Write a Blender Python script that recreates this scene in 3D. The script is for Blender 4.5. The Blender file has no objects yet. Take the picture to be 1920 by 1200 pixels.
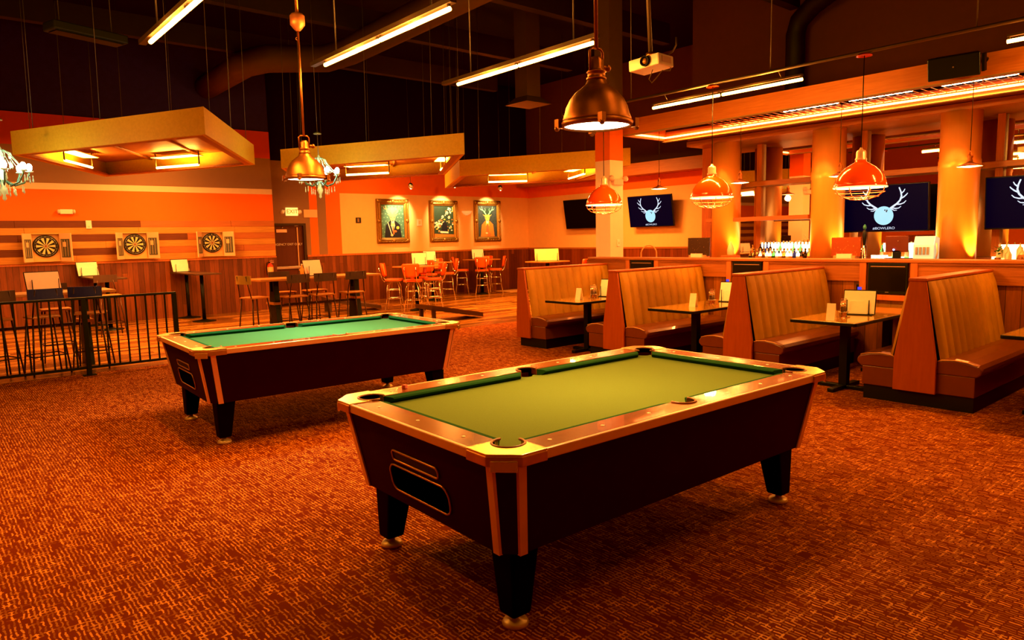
import bpy, bmesh, math, random
from mathutils import Vector, Matrix
random.seed(7)
S = bpy.context.scene
COL = S.collection
PI = math.pi
R = math.radians

# ------------------------------------------------------------------ render look
S.view_settings.view_transform = 'Standard'
S.view_settings.look = 'None'
S.view_settings.exposure = 0.12
S.view_settings.gamma = 0.80
S.view_settings.use_curve_mapping = True
S.view_settings.curve_mapping.black_level = (0.003, 0.003, 0.003)
S.view_settings.curve_mapping.update()
S.cycles.max_bounces = 7
S.cycles.diffuse_bounces = 4
S.cycles.glossy_bounces = 4
S.cycles.transmission_bounces = 4
S.cycles.sample_clamp_indirect = 6.0
S.cycles.caustics_reflective = False
S.cycles.caustics_refractive = False

# ------------------------------------------------------------------ materials
MATS = {}
def nd(nt, typ, **kw):
    n = nt.nodes.new(typ)
    for k, v in kw.items():
        if k in n.inputs: n.inputs[k].default_value = v
        else: setattr(n, k, v)
    return n
def math_(nt, op, a, b=None, c=None):
    n = nt.nodes.new('ShaderNodeMath'); n.operation = op
    for i, x in enumerate((a, b, c)):
        if x is None: continue
        if isinstance(x, (int, float)): n.inputs[i].default_value = x
        else: nt.links.new(x, n.inputs[i])
    return n.outputs[0]
def mixc(nt, fac, a, b, mode='MIX'):
    n = nt.nodes.new('ShaderNodeMix'); n.data_type = 'RGBA'; n.blend_type = mode
    for s, x in ((n.inputs[0], fac), (n.inputs[6], a), (n.inputs[7], b)):
        if isinstance(x, (int, float)): s.default_value = x
        elif isinstance(x, tuple): s.default_value = x if len(x) == 4 else (*x, 1)
        else: nt.links.new(x, s)
    return n.outputs[2]
def new_mat(name):
    m = bpy.data.materials.new(name); m.use_nodes = True
    nt = m.node_tree
    return m, nt, nt.nodes['Principled BSDF']
def mat(name, col, rough=0.5, metal=0.0, var=0.12, scale=8.0, bump=0.0, emit=None, es=0.0, coat=0.0, trans=0.0, stretch=(1,1,1), alpha=1.0, spec=0.5):
    if name in MATS: return MATS[name]
    m, nt, b = new_mat(name)
    tc = nd(nt, 'ShaderNodeTexCoord')
    mp = nd(nt, 'ShaderNodeMapping'); mp.inputs['Scale'].default_value = stretch
    nt.links.new(tc.outputs['Object'], mp.inputs[0])
    nz = nd(nt, 'ShaderNodeTexNoise', Scale=scale, Detail=4.0, Roughness=0.6)
    nt.links.new(mp.outputs[0], nz.inputs['Vector'])
    lo = tuple(max(0, c*(1-var)) for c in col); hi = tuple(min(1, c*(1+var)) for c in col)
    c = mixc(nt, nz.outputs['Fac'], lo, hi)
    nt.links.new(c, b.inputs['Base Color'])
    b.inputs['Roughness'].default_value = rough; b.inputs['Metallic'].default_value = metal
    b.inputs['Coat Weight'].default_value = coat; b.inputs['Transmission Weight'].default_value = trans
    b.inputs['Specular IOR Level'].default_value = spec
    if alpha < 1: b.inputs['Alpha'].default_value = alpha
    if emit:
        b.inputs['Emission Color'].default_value = (*emit, 1); b.inputs['Emission Strength'].default_value = es
    if bump > 0:
        bp = nd(nt, 'ShaderNodeBump', Strength=bump, Distance=0.01)
        nt.links.new(nz.outputs['Fac'], bp.inputs['Height']); nt.links.new(bp.outputs[0], b.inputs['Normal'])
    MATS[name] = m
    return m
def wood(name, dark, light, axis='X', rough=0.45, scale=2.5, coat=0.0, contrast=1.0, grain=22.0):
    """Solid timber: noise stretched along one axis of the piece."""
    if name in MATS: return MATS[name]
    m, nt, b = new_mat(name)
    tc = nd(nt, 'ShaderNodeTexCoord'); mp = nd(nt, 'ShaderNodeMapping')
    st = {'X': (1, grain, grain), 'Y': (grain, 1, grain), 'Z': (grain, grain, 1)}[axis]
    mp.inputs['Scale'].default_value = st
    nt.links.new(tc.outputs['Object'], mp.inputs[0])
    nz = nd(nt, 'ShaderNodeTexNoise', Scale=scale, Detail=5.0, Roughness=0.65, Distortion=0.4)
    nt.links.new(mp.outputs[0], nz.inputs['Vector'])
    n2 = nd(nt, 'ShaderNodeTexNoise', Scale=1.3, Detail=2.0)
    nt.links.new(tc.outputs['Object'], n2.inputs['Vector'])
    f = math_(nt, 'ADD', math_(nt, 'MULTIPLY', nz.outputs['Fac'], 0.75), math_(nt, 'MULTIPLY', n2.outputs['Fac'], 0.25))
    f = math_(nt, 'MULTIPLY_ADD', math_(nt, 'SUBTRACT', f, 0.5), 2.2*contrast, 0.5)
    c = mixc(nt, f, dark, light)
    nt.links.new(c, b.inputs['Base Color'])
    b.inputs['Roughness'].default_value = rough; b.inputs['Coat Weight'].default_value = coat
    MATS[name] = m
    return m
def planks(name, cols, across='X', along='Z', w=0.12, ln=2.4, rough=0.4, groove=0.04, gdark=0.35, coat=0.0, grain=1.0):
    """Boards: cols is a list of 3 colours picked per board; across/along are object axes."""
    if name in MATS: return MATS[name]
    m, nt, b = new_mat(name)
    tc = nd(nt, 'ShaderNodeTexCoord'); sp = nd(nt, 'ShaderNodeSeparateXYZ')
    nt.links.new(tc.outputs['Object'], sp.inputs[0])
    u = math_(nt, 'DIVIDE', sp.outputs[across], w)
    cu = math_(nt, 'FLOOR', u); fu = math_(nt, 'FRACT', u)
    wn = nd(nt, 'ShaderNodeTexWhiteNoise'); wn.noise_dimensions = '1D'; nt.links.new(cu, wn.inputs['W'])
    v = math_(nt, 'ADD', math_(nt, 'DIVIDE', sp.outputs[along], ln), wn.outputs['Value'])
    cv = math_(nt, 'FLOOR', v); fv = math_(nt, 'FRACT', v)
    cb = nd(nt, 'ShaderNodeCombineXYZ'); nt.links.new(cu, cb.inputs[0]); nt.links.new(cv, cb.inputs[1])
    w2 = nd(nt, 'ShaderNodeTexWhiteNoise'); w2.noise_dimensions = '2D'; nt.links.new(cb.outputs[0], w2.inputs['Vector'])
    rp = nd(nt, 'ShaderNodeValToRGB')
    rp.color_ramp.elements[0].color = (*cols[0], 1); rp.color_ramp.elements[1].color = (*cols[2], 1)
    e = rp.color_ramp.elements.new(0.5); e.color = (*cols[1], 1)
    nt.links.new(w2.outputs['Value'], rp.inputs[0])
    mp = nd(nt, 'ShaderNodeMapping'); sc = {'X': 0, 'Y': 1, 'Z': 2}
    st = [14*grain]*3; st[sc[along]] = 1.2*grain
    mp.inputs['Scale'].default_value = st
    nt.links.new(tc.outputs['Object'], mp.inputs[0])
    nz = nd(nt, 'ShaderNodeTexNoise', Scale=2.5, Detail=5.0, Roughness=0.65, Distortion=0.6)
    nt.links.new(mp.outputs[0], nz.inputs['Vector'])
    g = math_(nt, 'MULTIPLY_ADD', nz.outputs['Fac'], 1.1, 0.45)
    gc = nd(nt, 'ShaderNodeCombineXYZ')
    for i in range(3): nt.links.new(g, gc.inputs[i])
    c = mixc(nt, 1.0, rp.outputs[0], gc.outputs[0], 'MULTIPLY')
    eu = math_(nt, 'GREATER_THAN', math_(nt, 'ABSOLUTE', math_(nt, 'SUBTRACT', fu, 0.5)), 0.5-groove)
    ev = math_(nt, 'GREATER_THAN', math_(nt, 'ABSOLUTE', math_(nt, 'SUBTRACT', fv, 0.5)), 0.5-groove*w/ln)
    ed = math_(nt, 'MAXIMUM', eu, ev)
    c = mixc(nt, math_(nt, 'MULTIPLY', ed, 1-gdark), c, (0.01, 0.004, 0.002))
    nt.links.new(c, b.inputs['Base Color'])
    b.inputs['Roughness'].default_value = rough; b.inputs['Coat Weight'].default_value = coat
    MATS[name] = m
    return m
def carpet_mat():
    m, nt, b = new_mat('carpet_dashes')
    tc = nd(nt, 'ShaderNodeTexCoord'); sp = nd(nt, 'ShaderNodeSeparateXYZ')
    jn = nd(nt, 'ShaderNodeTexNoise', Scale=22.0, Detail=2.0); nt.links.new(tc.outputs['Object'], jn.inputs['Vector'])
    jv = nt.nodes.new('ShaderNodeVectorMath'); jv.operation = 'MULTIPLY_ADD'
    nt.links.new(jn.outputs['Color'], jv.inputs[0]); jv.inputs[1].default_value = (0.022, 0.022, 0.0); nt.links.new(tc.outputs['Object'], jv.inputs[2])
    nt.links.new(jv.outputs[0], sp.inputs[0])
    def layer(ac, al, w, ln, thr, fw, seed):
        u = math_(nt, 'DIVIDE', sp.outputs[ac], w); cu = math_(nt, 'FLOOR', u); fu = math_(nt, 'FRACT', u)
        wn = nd(nt, 'ShaderNodeTexWhiteNoise'); wn.noise_dimensions = '1D'
        nt.links.new(math_(nt, 'ADD', cu, seed), wn.inputs['W'])
        v = math_(nt, 'ADD', math_(nt, 'DIVIDE', sp.outputs[al], ln), math_(nt, 'MULTIPLY', wn.outputs['Value'], 7.0))
        cv = math_(nt, 'FLOOR', v); fv = math_(nt, 'FRACT', v)
        cb = nd(nt, 'ShaderNodeCombineXYZ'); nt.links.new(cu, cb.inputs[0]); nt.links.new(cv, cb.inputs[1])
        cb.inputs[2].default_value = seed
        w2 = nd(nt, 'ShaderNodeTexWhiteNoise'); w2.noise_dimensions = '3D'; nt.links.new(cb.outputs[0], w2.inputs['Vector'])
        on = math_(nt, 'GREATER_THAN', w2.outputs['Value'], thr)
        iu = math_(nt, 'LESS_THAN', math_(nt, 'ABSOLUTE', math_(nt, 'SUBTRACT', fu, 0.5)), fw)
        iv = math_(nt, 'LESS_THAN', math_(nt, 'ABSOLUTE', math_(nt, 'SUBTRACT', fv, 0.5)), 0.44)
        return math_(nt, 'MULTIPLY', on, math_(nt, 'MULTIPLY', iu, iv)), w2.outputs['Value']
    a, av = layer('X', 'Y', 0.020, 0.056, 0.12, 0.20, 3.0)
    c_, cv_ = layer('Y', 'X', 0.028, 0.066, 0.66, 0.15, 11.0)
    f = math_(nt, 'MAXIMUM', a, c_)
    big = nd(nt, 'ShaderNodeTexNoise', Scale=1.7, Detail=3.0); nt.links.new(tc.outputs['Object'], big.inputs['Vector'])
    base = mixc(nt, big.outputs['Fac'], (0.19, 0.036, 0.010), (0.27, 0.055, 0.013))
    dash = mixc(nt, av, (0.30, 0.09, 0.018), (0.78, 0.43, 0.09))
    c = mixc(nt, f, base, dash)
    fz = nd(nt, 'ShaderNodeTexNoise', Scale=260.0, Detail=2.0); nt.links.new(tc.outputs['Object'], fz.inputs['Vector'])
    c = mixc(nt, 0.35, c, mixc(nt, fz.outputs['Fac'], (0.05, 0.01, 0.005), (0.6, 0.22, 0.07)), 'OVERLAY')
    nt.links.new(c, b.inputs['Base Color'])
    b.inputs['Roughness'].default_value = 0.95; b.inputs['Specular IOR Level'].default_value = 0.1
    bp = nd(nt, 'ShaderNodeBump', Strength=0.4, Distance=0.004)
    nt.links.new(math_(nt, 'ADD', f, fz.outputs['Fac']), bp.inputs['Height']); nt.links.new(bp.outputs[0], b.inputs['Normal'])
    return m
def emis(name, col, strength):
    if name in MATS: return MATS[name]
    m, nt, b = new_mat(name)
    b.inputs['Base Color'].default_value = (0.03, 0.03, 0.03, 1)
    tc = nd(nt, 'ShaderNodeTexCoord'); nz = nd(nt, 'ShaderNodeTexNoise', Scale=3.0)
    nt.links.new(tc.outputs['Object'], nz.inputs['Vector'])
    c = mixc(nt, nz.outputs['Fac'], tuple(x*0.97 for x in col), col)
    nt.links.new(c, b.inputs['Emission Color']); b.inputs['Emission Strength'].default_value = strength
    MATS[name] = m
    return m

# ------------------------------------------------------------------ mesh building
class MB:
    def __init__(s): s.v = []; s.f = []; s.mi = []; s.sm = []; s.cur = 0; s.T = None
    def m(s, i): s.cur = i; return s
    def add(s, vs, fs, smooth=False):
        o = len(s.v)
        for p in vs:
            p = Vector(p)
            if s.T is not None: p = s.T @ p
            s.v.append(p)
        for f in fs: s.f.append([o+i for i in f]); s.mi.append(s.cur); s.sm.append(smooth)
        return s
    def box(s, x0, x1, y0, y1, z0, z1):
        return s.add([(x0,y0,z0),(x1,y0,z0),(x1,y1,z0),(x0,y1,z0),(x0,y0,z1),(x1,y0,z1),(x1,y1,z1),(x0,y1,z1)],
            [(0,3,2,1),(4,5,6,7),(0,1,5,4),(1,2,6,5),(2,3,7,6),(3,0,4,7)])
    def cbox(s, c, d): return s.box(c[0]-d[0]/2,c[0]+d[0]/2,c[1]-d[1]/2,c[1]+d[1]/2,c[2]-d[2]/2,c[2]+d[2]/2)
    def hexa(s, bot, top):
        return s.add(list(bot)+list(top), [(3,2,1,0),(4,5,6,7),(0,1,5,4),(1,2,6,5),(2,3,7,6),(3,0,4,7)])
    def prism(s, poly, z0, z1, plane='XY'):
        n = len(poly)
        fn = {'XY': lambda a, b, c: (a, b, c), 'XZ': lambda a, b, c: (a, c, b), 'YZ': lambda a, b, c: (c, a, b)}[plane]
        vs = [fn(a, b, z0) for a, b in poly] + [fn(a, b, z1) for a, b in poly]
        fs = [tuple(range(n))[::-1], tuple(range(n, 2*n))] + [(i, (i+1) % n, n+(i+1) % n, n+i) for i in range(n)]
        return s.add(vs, fs)
    def poly(s, pts): return s.add(pts, [tuple(range(len(pts)))])
    def tube(s, pts, r, n=8, caps=True, closed=False, r2=None):
        pts = [Vector(p) for p in pts]; N = len(pts); vs = []; up = Vector((0.13, 0.21, 0.97)).normalized()
        for i, p in enumerate(pts):
            if closed: t = pts[(i+1) % N]-pts[i-1]
            else: t = pts[min(i+1, N-1)]-pts[max(i-1, 0)]
            if t.length < 1e-9: t = Vector((0, 0, 1))
            t.normalize()
            a = t.cross(up)
            if a.length < 0.05: a = t.cross(Vector((1, 0, 0)))
            a.normalize(); b = t.cross(a)
            rr = r if r2 is None else r+(r2-r)*i/max(1, N-1)
            for k in range(n): vs.append(p+(a*math.cos(2*PI*k/n)+b*math.sin(2*PI*k/n))*rr)
        fs = []
        for i in range(N if closed else N-1):
            j = (i+1) % N
            for k in range(n): fs.append((i*n+k, i*n+(k+1) % n, j*n+(k+1) % n, j*n+k))
        s.add(vs, fs, True)
        if caps and not closed:
            o = len(s.v)-len(vs)
            for rng in (list(range(n)), list(range((N-1)*n, N*n))):
                s.f.append([o+i for i in rng]); s.mi.append(s.cur); s.sm.append(False)
        return s
    def lathe(s, prof, n=24, c=(0,0,0), cap=True):
        vs = []; fs = []; N = len(prof)
        for r, z in prof:
            for k in range(n): vs.append((c[0]+r*math.cos(2*PI*k/n), c[1]+r*math.sin(2*PI*k/n), c[2]+z))
        for i in range(N-1):
            for k in range(n): fs.append((i*n+k, i*n+(k+1) % n, (i+1)*n+(k+1) % n, (i+1)*n+k))
        s.add(vs, fs, True)
        if cap:
            o = len(s.v)-len(vs)
            for base, (r, z) in ((0, prof[0]), ((N-1)*n, prof[-1])):
                if r > 1e-4: s.f.append([o+base+k for k in range(n)]); s.mi.append(s.cur); s.sm.append(False)
        return s
    def disc(s, c, r, n=20, axis='Z'):
        q = []
        for k in range(n):
            a, b = r*math.cos(2*PI*k/n), r*math.sin(2*PI*k/n)
            q.append({'Z': (c[0]+a, c[1]+b, c[2]), 'Y': (c[0]+a, c[1], c[2]+b), 'X': (c[0], c[1]+a, c[2]+b)}[axis])
        return s.poly(q)
    def sphere(s, c, r, n=12, m=8, sc=(1,1,1)):
        vs = []; fs = []
        for i in range(m+1):
            th = PI*i/m
            for k in range(n):
                vs.append((c[0]+r*sc[0]*math.sin(th)*math.cos(2*PI*k/n), c[1]+r*sc[1]*math.sin(th)*math.sin(2*PI*k/n), c[2]+r*sc[2]*math.cos(th)))
        for i in range(m):
            for k in range(n): fs.append((i*n+k, (i+1)*n+k, (i+1)*n+(k+1) % n, i*n+(k+1) % n))
        return s.add(vs, fs, True)
    def ribbon(s, pts, w, y, w2=None):
        """flat stroke in the local XZ plane at depth y"""
        pts = [Vector((p[0], 0, p[1])) for p in pts]; N = len(pts); L_ = []; Rr = []
        for i, p in enumerate(pts):
            t = pts[min(i+1, N-1)]-pts[max(i-1, 0)]; t.normalize(); nrm = Vector((-t.z, 0, t.x))
            ww = (w if w2 is None else w+(w2-w)*i/(N-1))/2
            a = p+nrm*ww; b_ = p-nrm*ww
            L_.append((a.x, y, a.z)); Rr.append((b_.x, y, b_.z))
        for i in range(N-1): s.add([L_[i], L_[i+1], Rr[i+1], Rr[i]], [(0, 1, 2, 3)])
        return s
    def build(s, name, mats, parent=None, bevel=0.0, loc=None, seg=2, rot=None):
        me = bpy.data.meshes.new(name); me.from_pydata([tuple(p) for p in s.v], [], s.f)
        if not isinstance(mats, (list, tuple)): mats = [mats]
        for q in mats: me.materials.append(q)
        me.polygons.foreach_set('material_index', s.mi); me.polygons.foreach_set('use_smooth', s.sm)
        bm = bmesh.new(); bm.from_mesh(me); bmesh.ops.remove_doubles(bm, verts=bm.verts, dist=1e-6)
        bmesh.ops.recalc_face_normals(bm, faces=bm.faces); bm.to_mesh(me); bm.free()
        me.update()
        o = bpy.data.objects.new(name, me); COL.objects.link(o)
        if parent: o.parent = parent
        if loc: o.location = loc
        if rot: o.rotation_euler = rot
        if bevel > 0:
            md = o.modifiers.new('Bevel', 'BEVEL'); md.width = bevel; md.segments = seg; md.limit_method = 'ANGLE'; md.angle_limit = R(40)
        return o

def tag(o, label=None, cat=None, group=None, kind=None):
    if label: o['label'] = label
    if cat: o['category'] = cat
    if group: o['group'] = group
    if kind: o['kind'] = kind
    return o
def thing(name, label, cat, loc=(0,0,0), rz=0.0, group=None, rot=None):
    o = bpy.data.objects.new(name, None); COL.objects.link(o); o.empty_display_size = 0.1
    o.location = loc; o.rotation_euler = rot if rot else (0, 0, rz)
    return tag(o, label, cat, group)
def struct(o): o['kind'] = 'structure'; return o
def dup(o, loc=None, rz=None, label=None, group=None, parent=None, rot=None):
    kids = list(o.children)
    c = o.copy(); COL.objects.link(c)
    if parent is not None: c.parent = parent
    if loc is not None: c.location = loc
    if rz is not None: c.rotation_euler = (0, 0, rz)
    if rot is not None: c.rotation_euler = rot
    if label: c['label'] = label
    if group: c['group'] = group
    for k in kids: dup(k, parent=c)
    return c
def text(name, body, size, m, parent, loc, rot, align='CENTER', extrude=0.002, xs=1.0):
    cu = bpy.data.curves.new(name, 'FONT'); cu.body = body; cu.size = size; cu.align_x = align; cu.align_y = 'CENTER'; cu.extrude = extrude
    o = bpy.data.objects.new(name, cu); COL.objects.link(o); cu.materials.append(m)
    bpy.context.view_layer.update()
    me = bpy.data.meshes.new_from_object(o.evaluated_get(bpy.context.evaluated_depsgraph_get()))
    COL.objects.unlink(o); bpy.data.objects.remove(o)
    me.name = name
    o = bpy.data.objects.new(name, me); COL.objects.link(o)
    o.parent = parent; o.location = loc; o.rotation_euler = rot; o.scale = (xs, 1, 1)
    return o
def area(name, loc, sx, sy, power, col, rot=(0,0,0), spread=PI):
    l = bpy.data.lights.new(name, 'AREA'); l.shape = 'RECTANGLE'; l.size = sx; l.size_y = sy; l.energy = power; l.color = col; l.spread = spread
    o = bpy.data.objects.new(name, l); COL.objects.link(o); o.location = loc; o.rotation_euler = rot
    return o
def point(name, loc, power, col, rad=0.05):
    l = bpy.data.lights.new(name, 'POINT'); l.energy = power; l.color = col; l.shadow_soft_size = rad
    o = bpy.data.objects.new(name, l); COL.objects.link(o); o.location = loc
    return o
def spot(name, loc, tgt, power, col, ang=60, blend=0.6, rad=0.05):
    l = bpy.data.lights.new(name, 'SPOT'); l.energy = power; l.color = col; l.spot_size = R(ang); l.spot_blend = blend; l.shadow_soft_size = rad
    o = bpy.data.objects.new(name, l); COL.objects.link(o); o.location = loc
    o.rotation_euler = (Vector(tgt)-Vector(loc)).to_track_quat('-Z', 'Y').to_euler()
    return o

# ------------------------------------------------------------------ camera  (room axes: X towards the bar, Y towards the dart wall)
th, pt, rl, fpx, eye = 0.7021, 0.1150, -0.0227, 1320.6, 1.638
F = Vector((math.sin(th)*math.cos(pt), math.cos(th)*math.cos(pt), -math.sin(pt)))
R0 = Vector((math.cos(th), -math.sin(th), 0)); U0 = R0.cross(F)
right = R0*math.cos(rl)+U0*math.sin(rl); up = -R0*math.sin(rl)+U0*math.cos(rl)
cd = bpy.data.cameras.new('camera'); cam = bpy.data.objects.new('camera', cd); COL.objects.link(cam)
Mx = Matrix((right, up, -F)).transposed().to_4x4(); Mx.translation = Vector((0, 0, eye))
cam.matrix_world = Mx
cd.sensor_width = 36.0; cd.lens = fpx/1920*36; cd.clip_end = 200
S.camera = cam
w = bpy.data.worlds.new('world'); S.world = w; w.use_nodes = True
w.node_tree.nodes['Background'].inputs[0].default_value = (0.02, 0.008, 0.003, 1); w.node_tree.nodes['Background'].inputs[1].default_value = 0.3

# ------------------------------------------------------------------ palette
AMBER = (1.0, 0.49, 0.085)
WARM = (1.0, 0.72, 0.40)
m_carpet = carpet_mat()
m_floor = planks('floor_boards', [(0.17,0.06,0.012),(0.40,0.17,0.03),(0.62,0.30,0.06)], across='Y', along='X', w=0.17, ln=1.25, rough=0.24, groove=0.02, gdark=0.5)
m_wains_x = planks('wainscot_boards_x', [(0.15,0.036,0.010),(0.20,0.052,0.013),(0.30,0.085,0.02)], across='X', along='Z', w=0.11, ln=3.0, rough=0.45, groove=0.035)
m_wains_y = planks('wainscot_boards_y', [(0.19,0.035,0.009),(0.23,0.048,0.011),(0.28,0.065,0.015)], across='Y', along='Z', w=0.13, ln=3.0, rough=0.45, groove=0.03)
m_oak_y = planks('half_wall_boards', [(0.22,0.065,0.014),(0.30,0.095,0.02),(0.38,0.13,0.03)], across='Y', along='Z', w=0.145, ln=3.0, rough=0.4, groove=0.025)
m_oak = wood('oak_trim', (0.34,0.105,0.022), (0.54,0.20,0.05), 'Y', rough=0.38)
m_oakx = wood('oak_panel', (0.42,0.12,0.025), (0.66,0.22,0.05), 'Z', rough=0.4, grain=14)
m_pw_light = wood('plank_light', (0.46,0.20,0.035), (0.72,0.38,0.09), 'X', rough=0.6)
m_pw_mid = wood('plank_mid', (0.42,0.13,0.035), (0.60,0.22,0.06), 'X', rough=0.6)
m_pw_dark = wood('plank_dark', (0.14,0.035,0.012), (0.24,0.07,0.02), 'X', rough=0.6)
m_orange = mat('paint_orange', (0.90,0.20,0.02), 0.8, var=0.05)
m_taupe = mat('paint_taupe', (0.34,0.19,0.10), 0.8, var=0.05)
m_cream = mat('paint_cream', (0.80,0.62,0.42), 0.8, var=0.05)
m_tan = mat('paint_tan', (0.88,0.54,0.23), 0.8, var=0.05)
m_red = mat('paint_red', (0.60,0.08,0.02), 0.8, var=0.05)
m_navy = mat('paint_navy', (0.05,0.03,0.22), 0.9, var=0.2)
m_black = mat('ceiling_black', (0.012,0.008,0.006), 0.9, var=0.3)
m_brownwall = mat('upper_brown', (0.17,0.06,0.022), 0.9, var=0.1)
m_blk = mat('black_metal', (0.012,0.011,0.012), 0.45, 0.3, var=0.2)
m_blkplastic = mat('black_plastic', (0.010,0.010,0.011), 0.35, var=0.1)
m_chrome = mat('chrome', (0.85,0.80,0.72), 0.14, 1.0, var=0.03)
m_steel = mat('brushed_steel', (0.62,0.56,0.48), 0.32, 1.0, var=0.08, scale=20)
m_bronze = mat('aged_bronze', (0.42,0.17,0.055), 0.42, 0.85, var=0.3, scale=14)
m_white = mat('white_plastic', (0.85,0.80,0.72), 0.45, var=0.03)
m_paper = mat('menu_paper', (0.97,0.90,0.74), 0.7, var=0.06, scale=30)
m_pink = mat('pink_paper', (0.97,0.66,0.52), 0.7, var=0.06, scale=30)
m_tube = emis('tube_glow', (1.0,0.46,0.09), 14.0)
m_tube2 = emis('canopy_tube_glow', (1.0,0.55,0.16), 12.0)
m_bulbw = emis('white_bulb_glow', (1.0,0.90,0.66), 9.0)
m_conduit = mat('conduit', (0.16,0.10,0.05), 0.5, 0.4)
m_wire = mat('wire', (0.20,0.16,0.12), 0.5, 0.5)
# ================================================================== ROOM SHELL
YW, YD, XT, XM, ZC = 17.8, 17.5, 15.85, 12.7, 6.5
struct(MB().box(-8, 16.2, -6, 10.6, -0.12, 0).build('floor_carpet', m_carpet))
struct(MB().box(-8, 16.2, 10.6, 18.2, -0.12, 0.0).build('floor_wood', m_floor))
struct(MB().box(-8, 16.2, -6, 18.2, ZC, ZC+0.15).build('ceiling', m_black))
# dart wall
mb = MB()
for mi, z0, z1 in ((0,0,2.23),(0,2.23,2.87),(1,2.87,3.0),(2,3.0,3.75),(3,3.75,4.4)): mb.m(mi).box(-8, 7.03, YD, 18.1, z0, z1)
mb.m(4).box(-8, 7.03, YD+0.02, 18.1, 4.4, ZC)
struct(mb.build('wall_left', [m_orange, m_cream, m_taupe, m_red, m_navy]))
struct(MB().box(-8, 7.03, YD-0.03, YD, 0, 1.30).build('wainscot_left', m_wains_x))
struct(MB().box(-8, 7.03, YD-0.045, YD, 1.30, 1.335).build('trim_1', m_oakx))
mb = MB(); rnd = random.Random(3); hrow = (2.225-1.34)/6
for r in range(6):
    z1 = 2.225-r*hrow; x = -8.0
    while x < 7.03:
        L = rnd.uniform(0.9, 2.6); xe = min(7.03, x+L)
        if 7.03-xe < 0.4: xe = 7.03
        if r % 2: mi = 0
        else: mi = 2 if (x+xe)/2 < 4.4 else 1
        mb.m(mi).box(x, xe-0.004, YD-0.02-rnd.uniform(0, 0.006), YD, z1-hrow+0.004, z1); x = xe
struct(mb.build('wall_planks', [m_pw_light, m_pw_mid, m_pw_dark]))
# door / picture wall
mb = MB()
def band(x0, x1, rows):
    for mi, z0, z1 in rows: mb.m(mi).box(x0, x1, YW, 18.1, z0, z1)
band(7.03, 8.13, [(0,2.16,3.75)]); band(8.0, 8.13, [(0,0,2.16)])
band(8.13, 8.35, [(1,0,3.75)]); band(8.35, 8.60, [(0,0,3.75)]); band(8.60, 9.02, [(1,0,3.75)])
band(9.02, 16.05, [(2,0,2.97),(1,2.97,3.75)]); band(7.03, 16.05, [(3,3.75,ZC)])
struct(mb.build('wall_far', [m_taupe, m_orange, m_tan, m_black]))
struct(MB().box(8.0, 15.85, YW-0.03, YW, 0, 1.28).build('wainscot_far', m_wains_x))
struct(MB().box(8.0, 15.85, YW-0.045, YW, 1.28, 1.33).build('trim_2', m_oakx))
# TV wall
mb = MB()
for mi, z0, z1 in ((0,0,2.96),(1,2.96,3.42),(2,3.42,ZC)): mb.m(mi).box(XT, XT+0.2, 8.4, 18.0, z0, z1)
struct(mb.build('wall_right', [m_tan, m_orange, m_brownwall]))
struct(MB().box(XT-0.03, XT, 8.7, 17.76, 0, 1.27).build('wainscot_right', m_wains_y))
struct(MB().box(XT-0.045, XT, 8.7, 17.75, 1.27, 1.32).build('trim_3', m_oak))
struct(MB().box(XT-0.5, XT, 8.7, 17.75, 3.30, 3.62).build('trim_4', wood('bulkhead_wood', (0.45,0.14,0.03), (0.62,0.24,0.06), 'Y', 0.5)))
# bar back wall with mirror, upper wall above it
struct(MB().box(XM, XM+0.3, -6, 8.45, 0, 3.62).m(0).build('wall_bar', mat('bar_wall_brown', (0.30,0.10,0.03), 0.7)))
struct(MB().box(12.3, XM+0.3, -6, 8.75, 3.66, ZC).build('wall_bar_upper', m_brownwall))
struct(MB().box(XM+0.3, XT, 8.35, 8.6, 0, ZC).build('wall_return', m_brownwall))
struct(MB().box(-8.2, -8, -6, 18.1, 0, ZC).build('wall_side', m_orange))
struct(MB().box(-8, 13, -6.2, -6, 0, ZC).build('wall_behind', m_red))
# ceiling joists
mb = MB()
for y in (6.6, 9.4, 12.2, 15.0): mb.box(-8, 12.3, y-0.09, y+0.09, 5.55, 5.95)
struct(mb.build('trim_5', mat('joist_brown', (0.05,0.025,0.014), 0.8)))

# mirror panes between the columns
m_mirror = mat('mirror', (0.88,0.84,0.78), 0.015, 1.0, var=0.01)
mir = struct(MB().box(XM-0.02, XM-0.001, -1.5, 8.2, 1.2, 3.34).build('mirror_panel', m_mirror))
mb = MB()
for y in (8.28, 5.46, 3.46, 1.46, 7.42, 6.17+0.0, 4.17): mb.box(XM-0.10, XM-0.02, y-0.05, y+0.05, 1.2, 3.34)
struct(mb.build('trim_6', m_oakx))
struct(MB().box(12.42, XM-0.021, -1.5, 8.3, 2.53, 2.62).build('beam_mid', m_oak, bevel=0.006))
# pilaster at the end of the bar wall
struct(MB().box(12.25, 13.0, 8.25, 8.47, 0, 3.34).build('pilaster', m_oakx, bevel=0.008))
# beam over the columns, three boards
mb = MB()
mb.box(11.70, XM, -2.0, 8.45, 3.33, 3.43); mb.box(11.73, XM, -2.0, 8.45, 3.435, 3.53); mb.box(11.67, XM, -2.0, 8.47, 3.535, 3.66)
struct(mb.build('beam_top', m_oak, bevel=0.006))
# round columns in front of the mirror
m_colskin = mat('column_skin', (0.98,0.42,0.09), 0.34, 0.25, var=0.08, scale=3, stretch=(6,6,0.6))
for i, y in enumerate((7.70, 5.74, 3.78, 1.82)):
    mb = MB(); mb.lathe([(0.265,0.0),(0.265,2.50),(0.275,2.52),(0.275,2.63),(0.265,2.65),(0.265,3.33)], 40, (11.93, y, 0))
    struct(mb.build('column', m_colskin))
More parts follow.
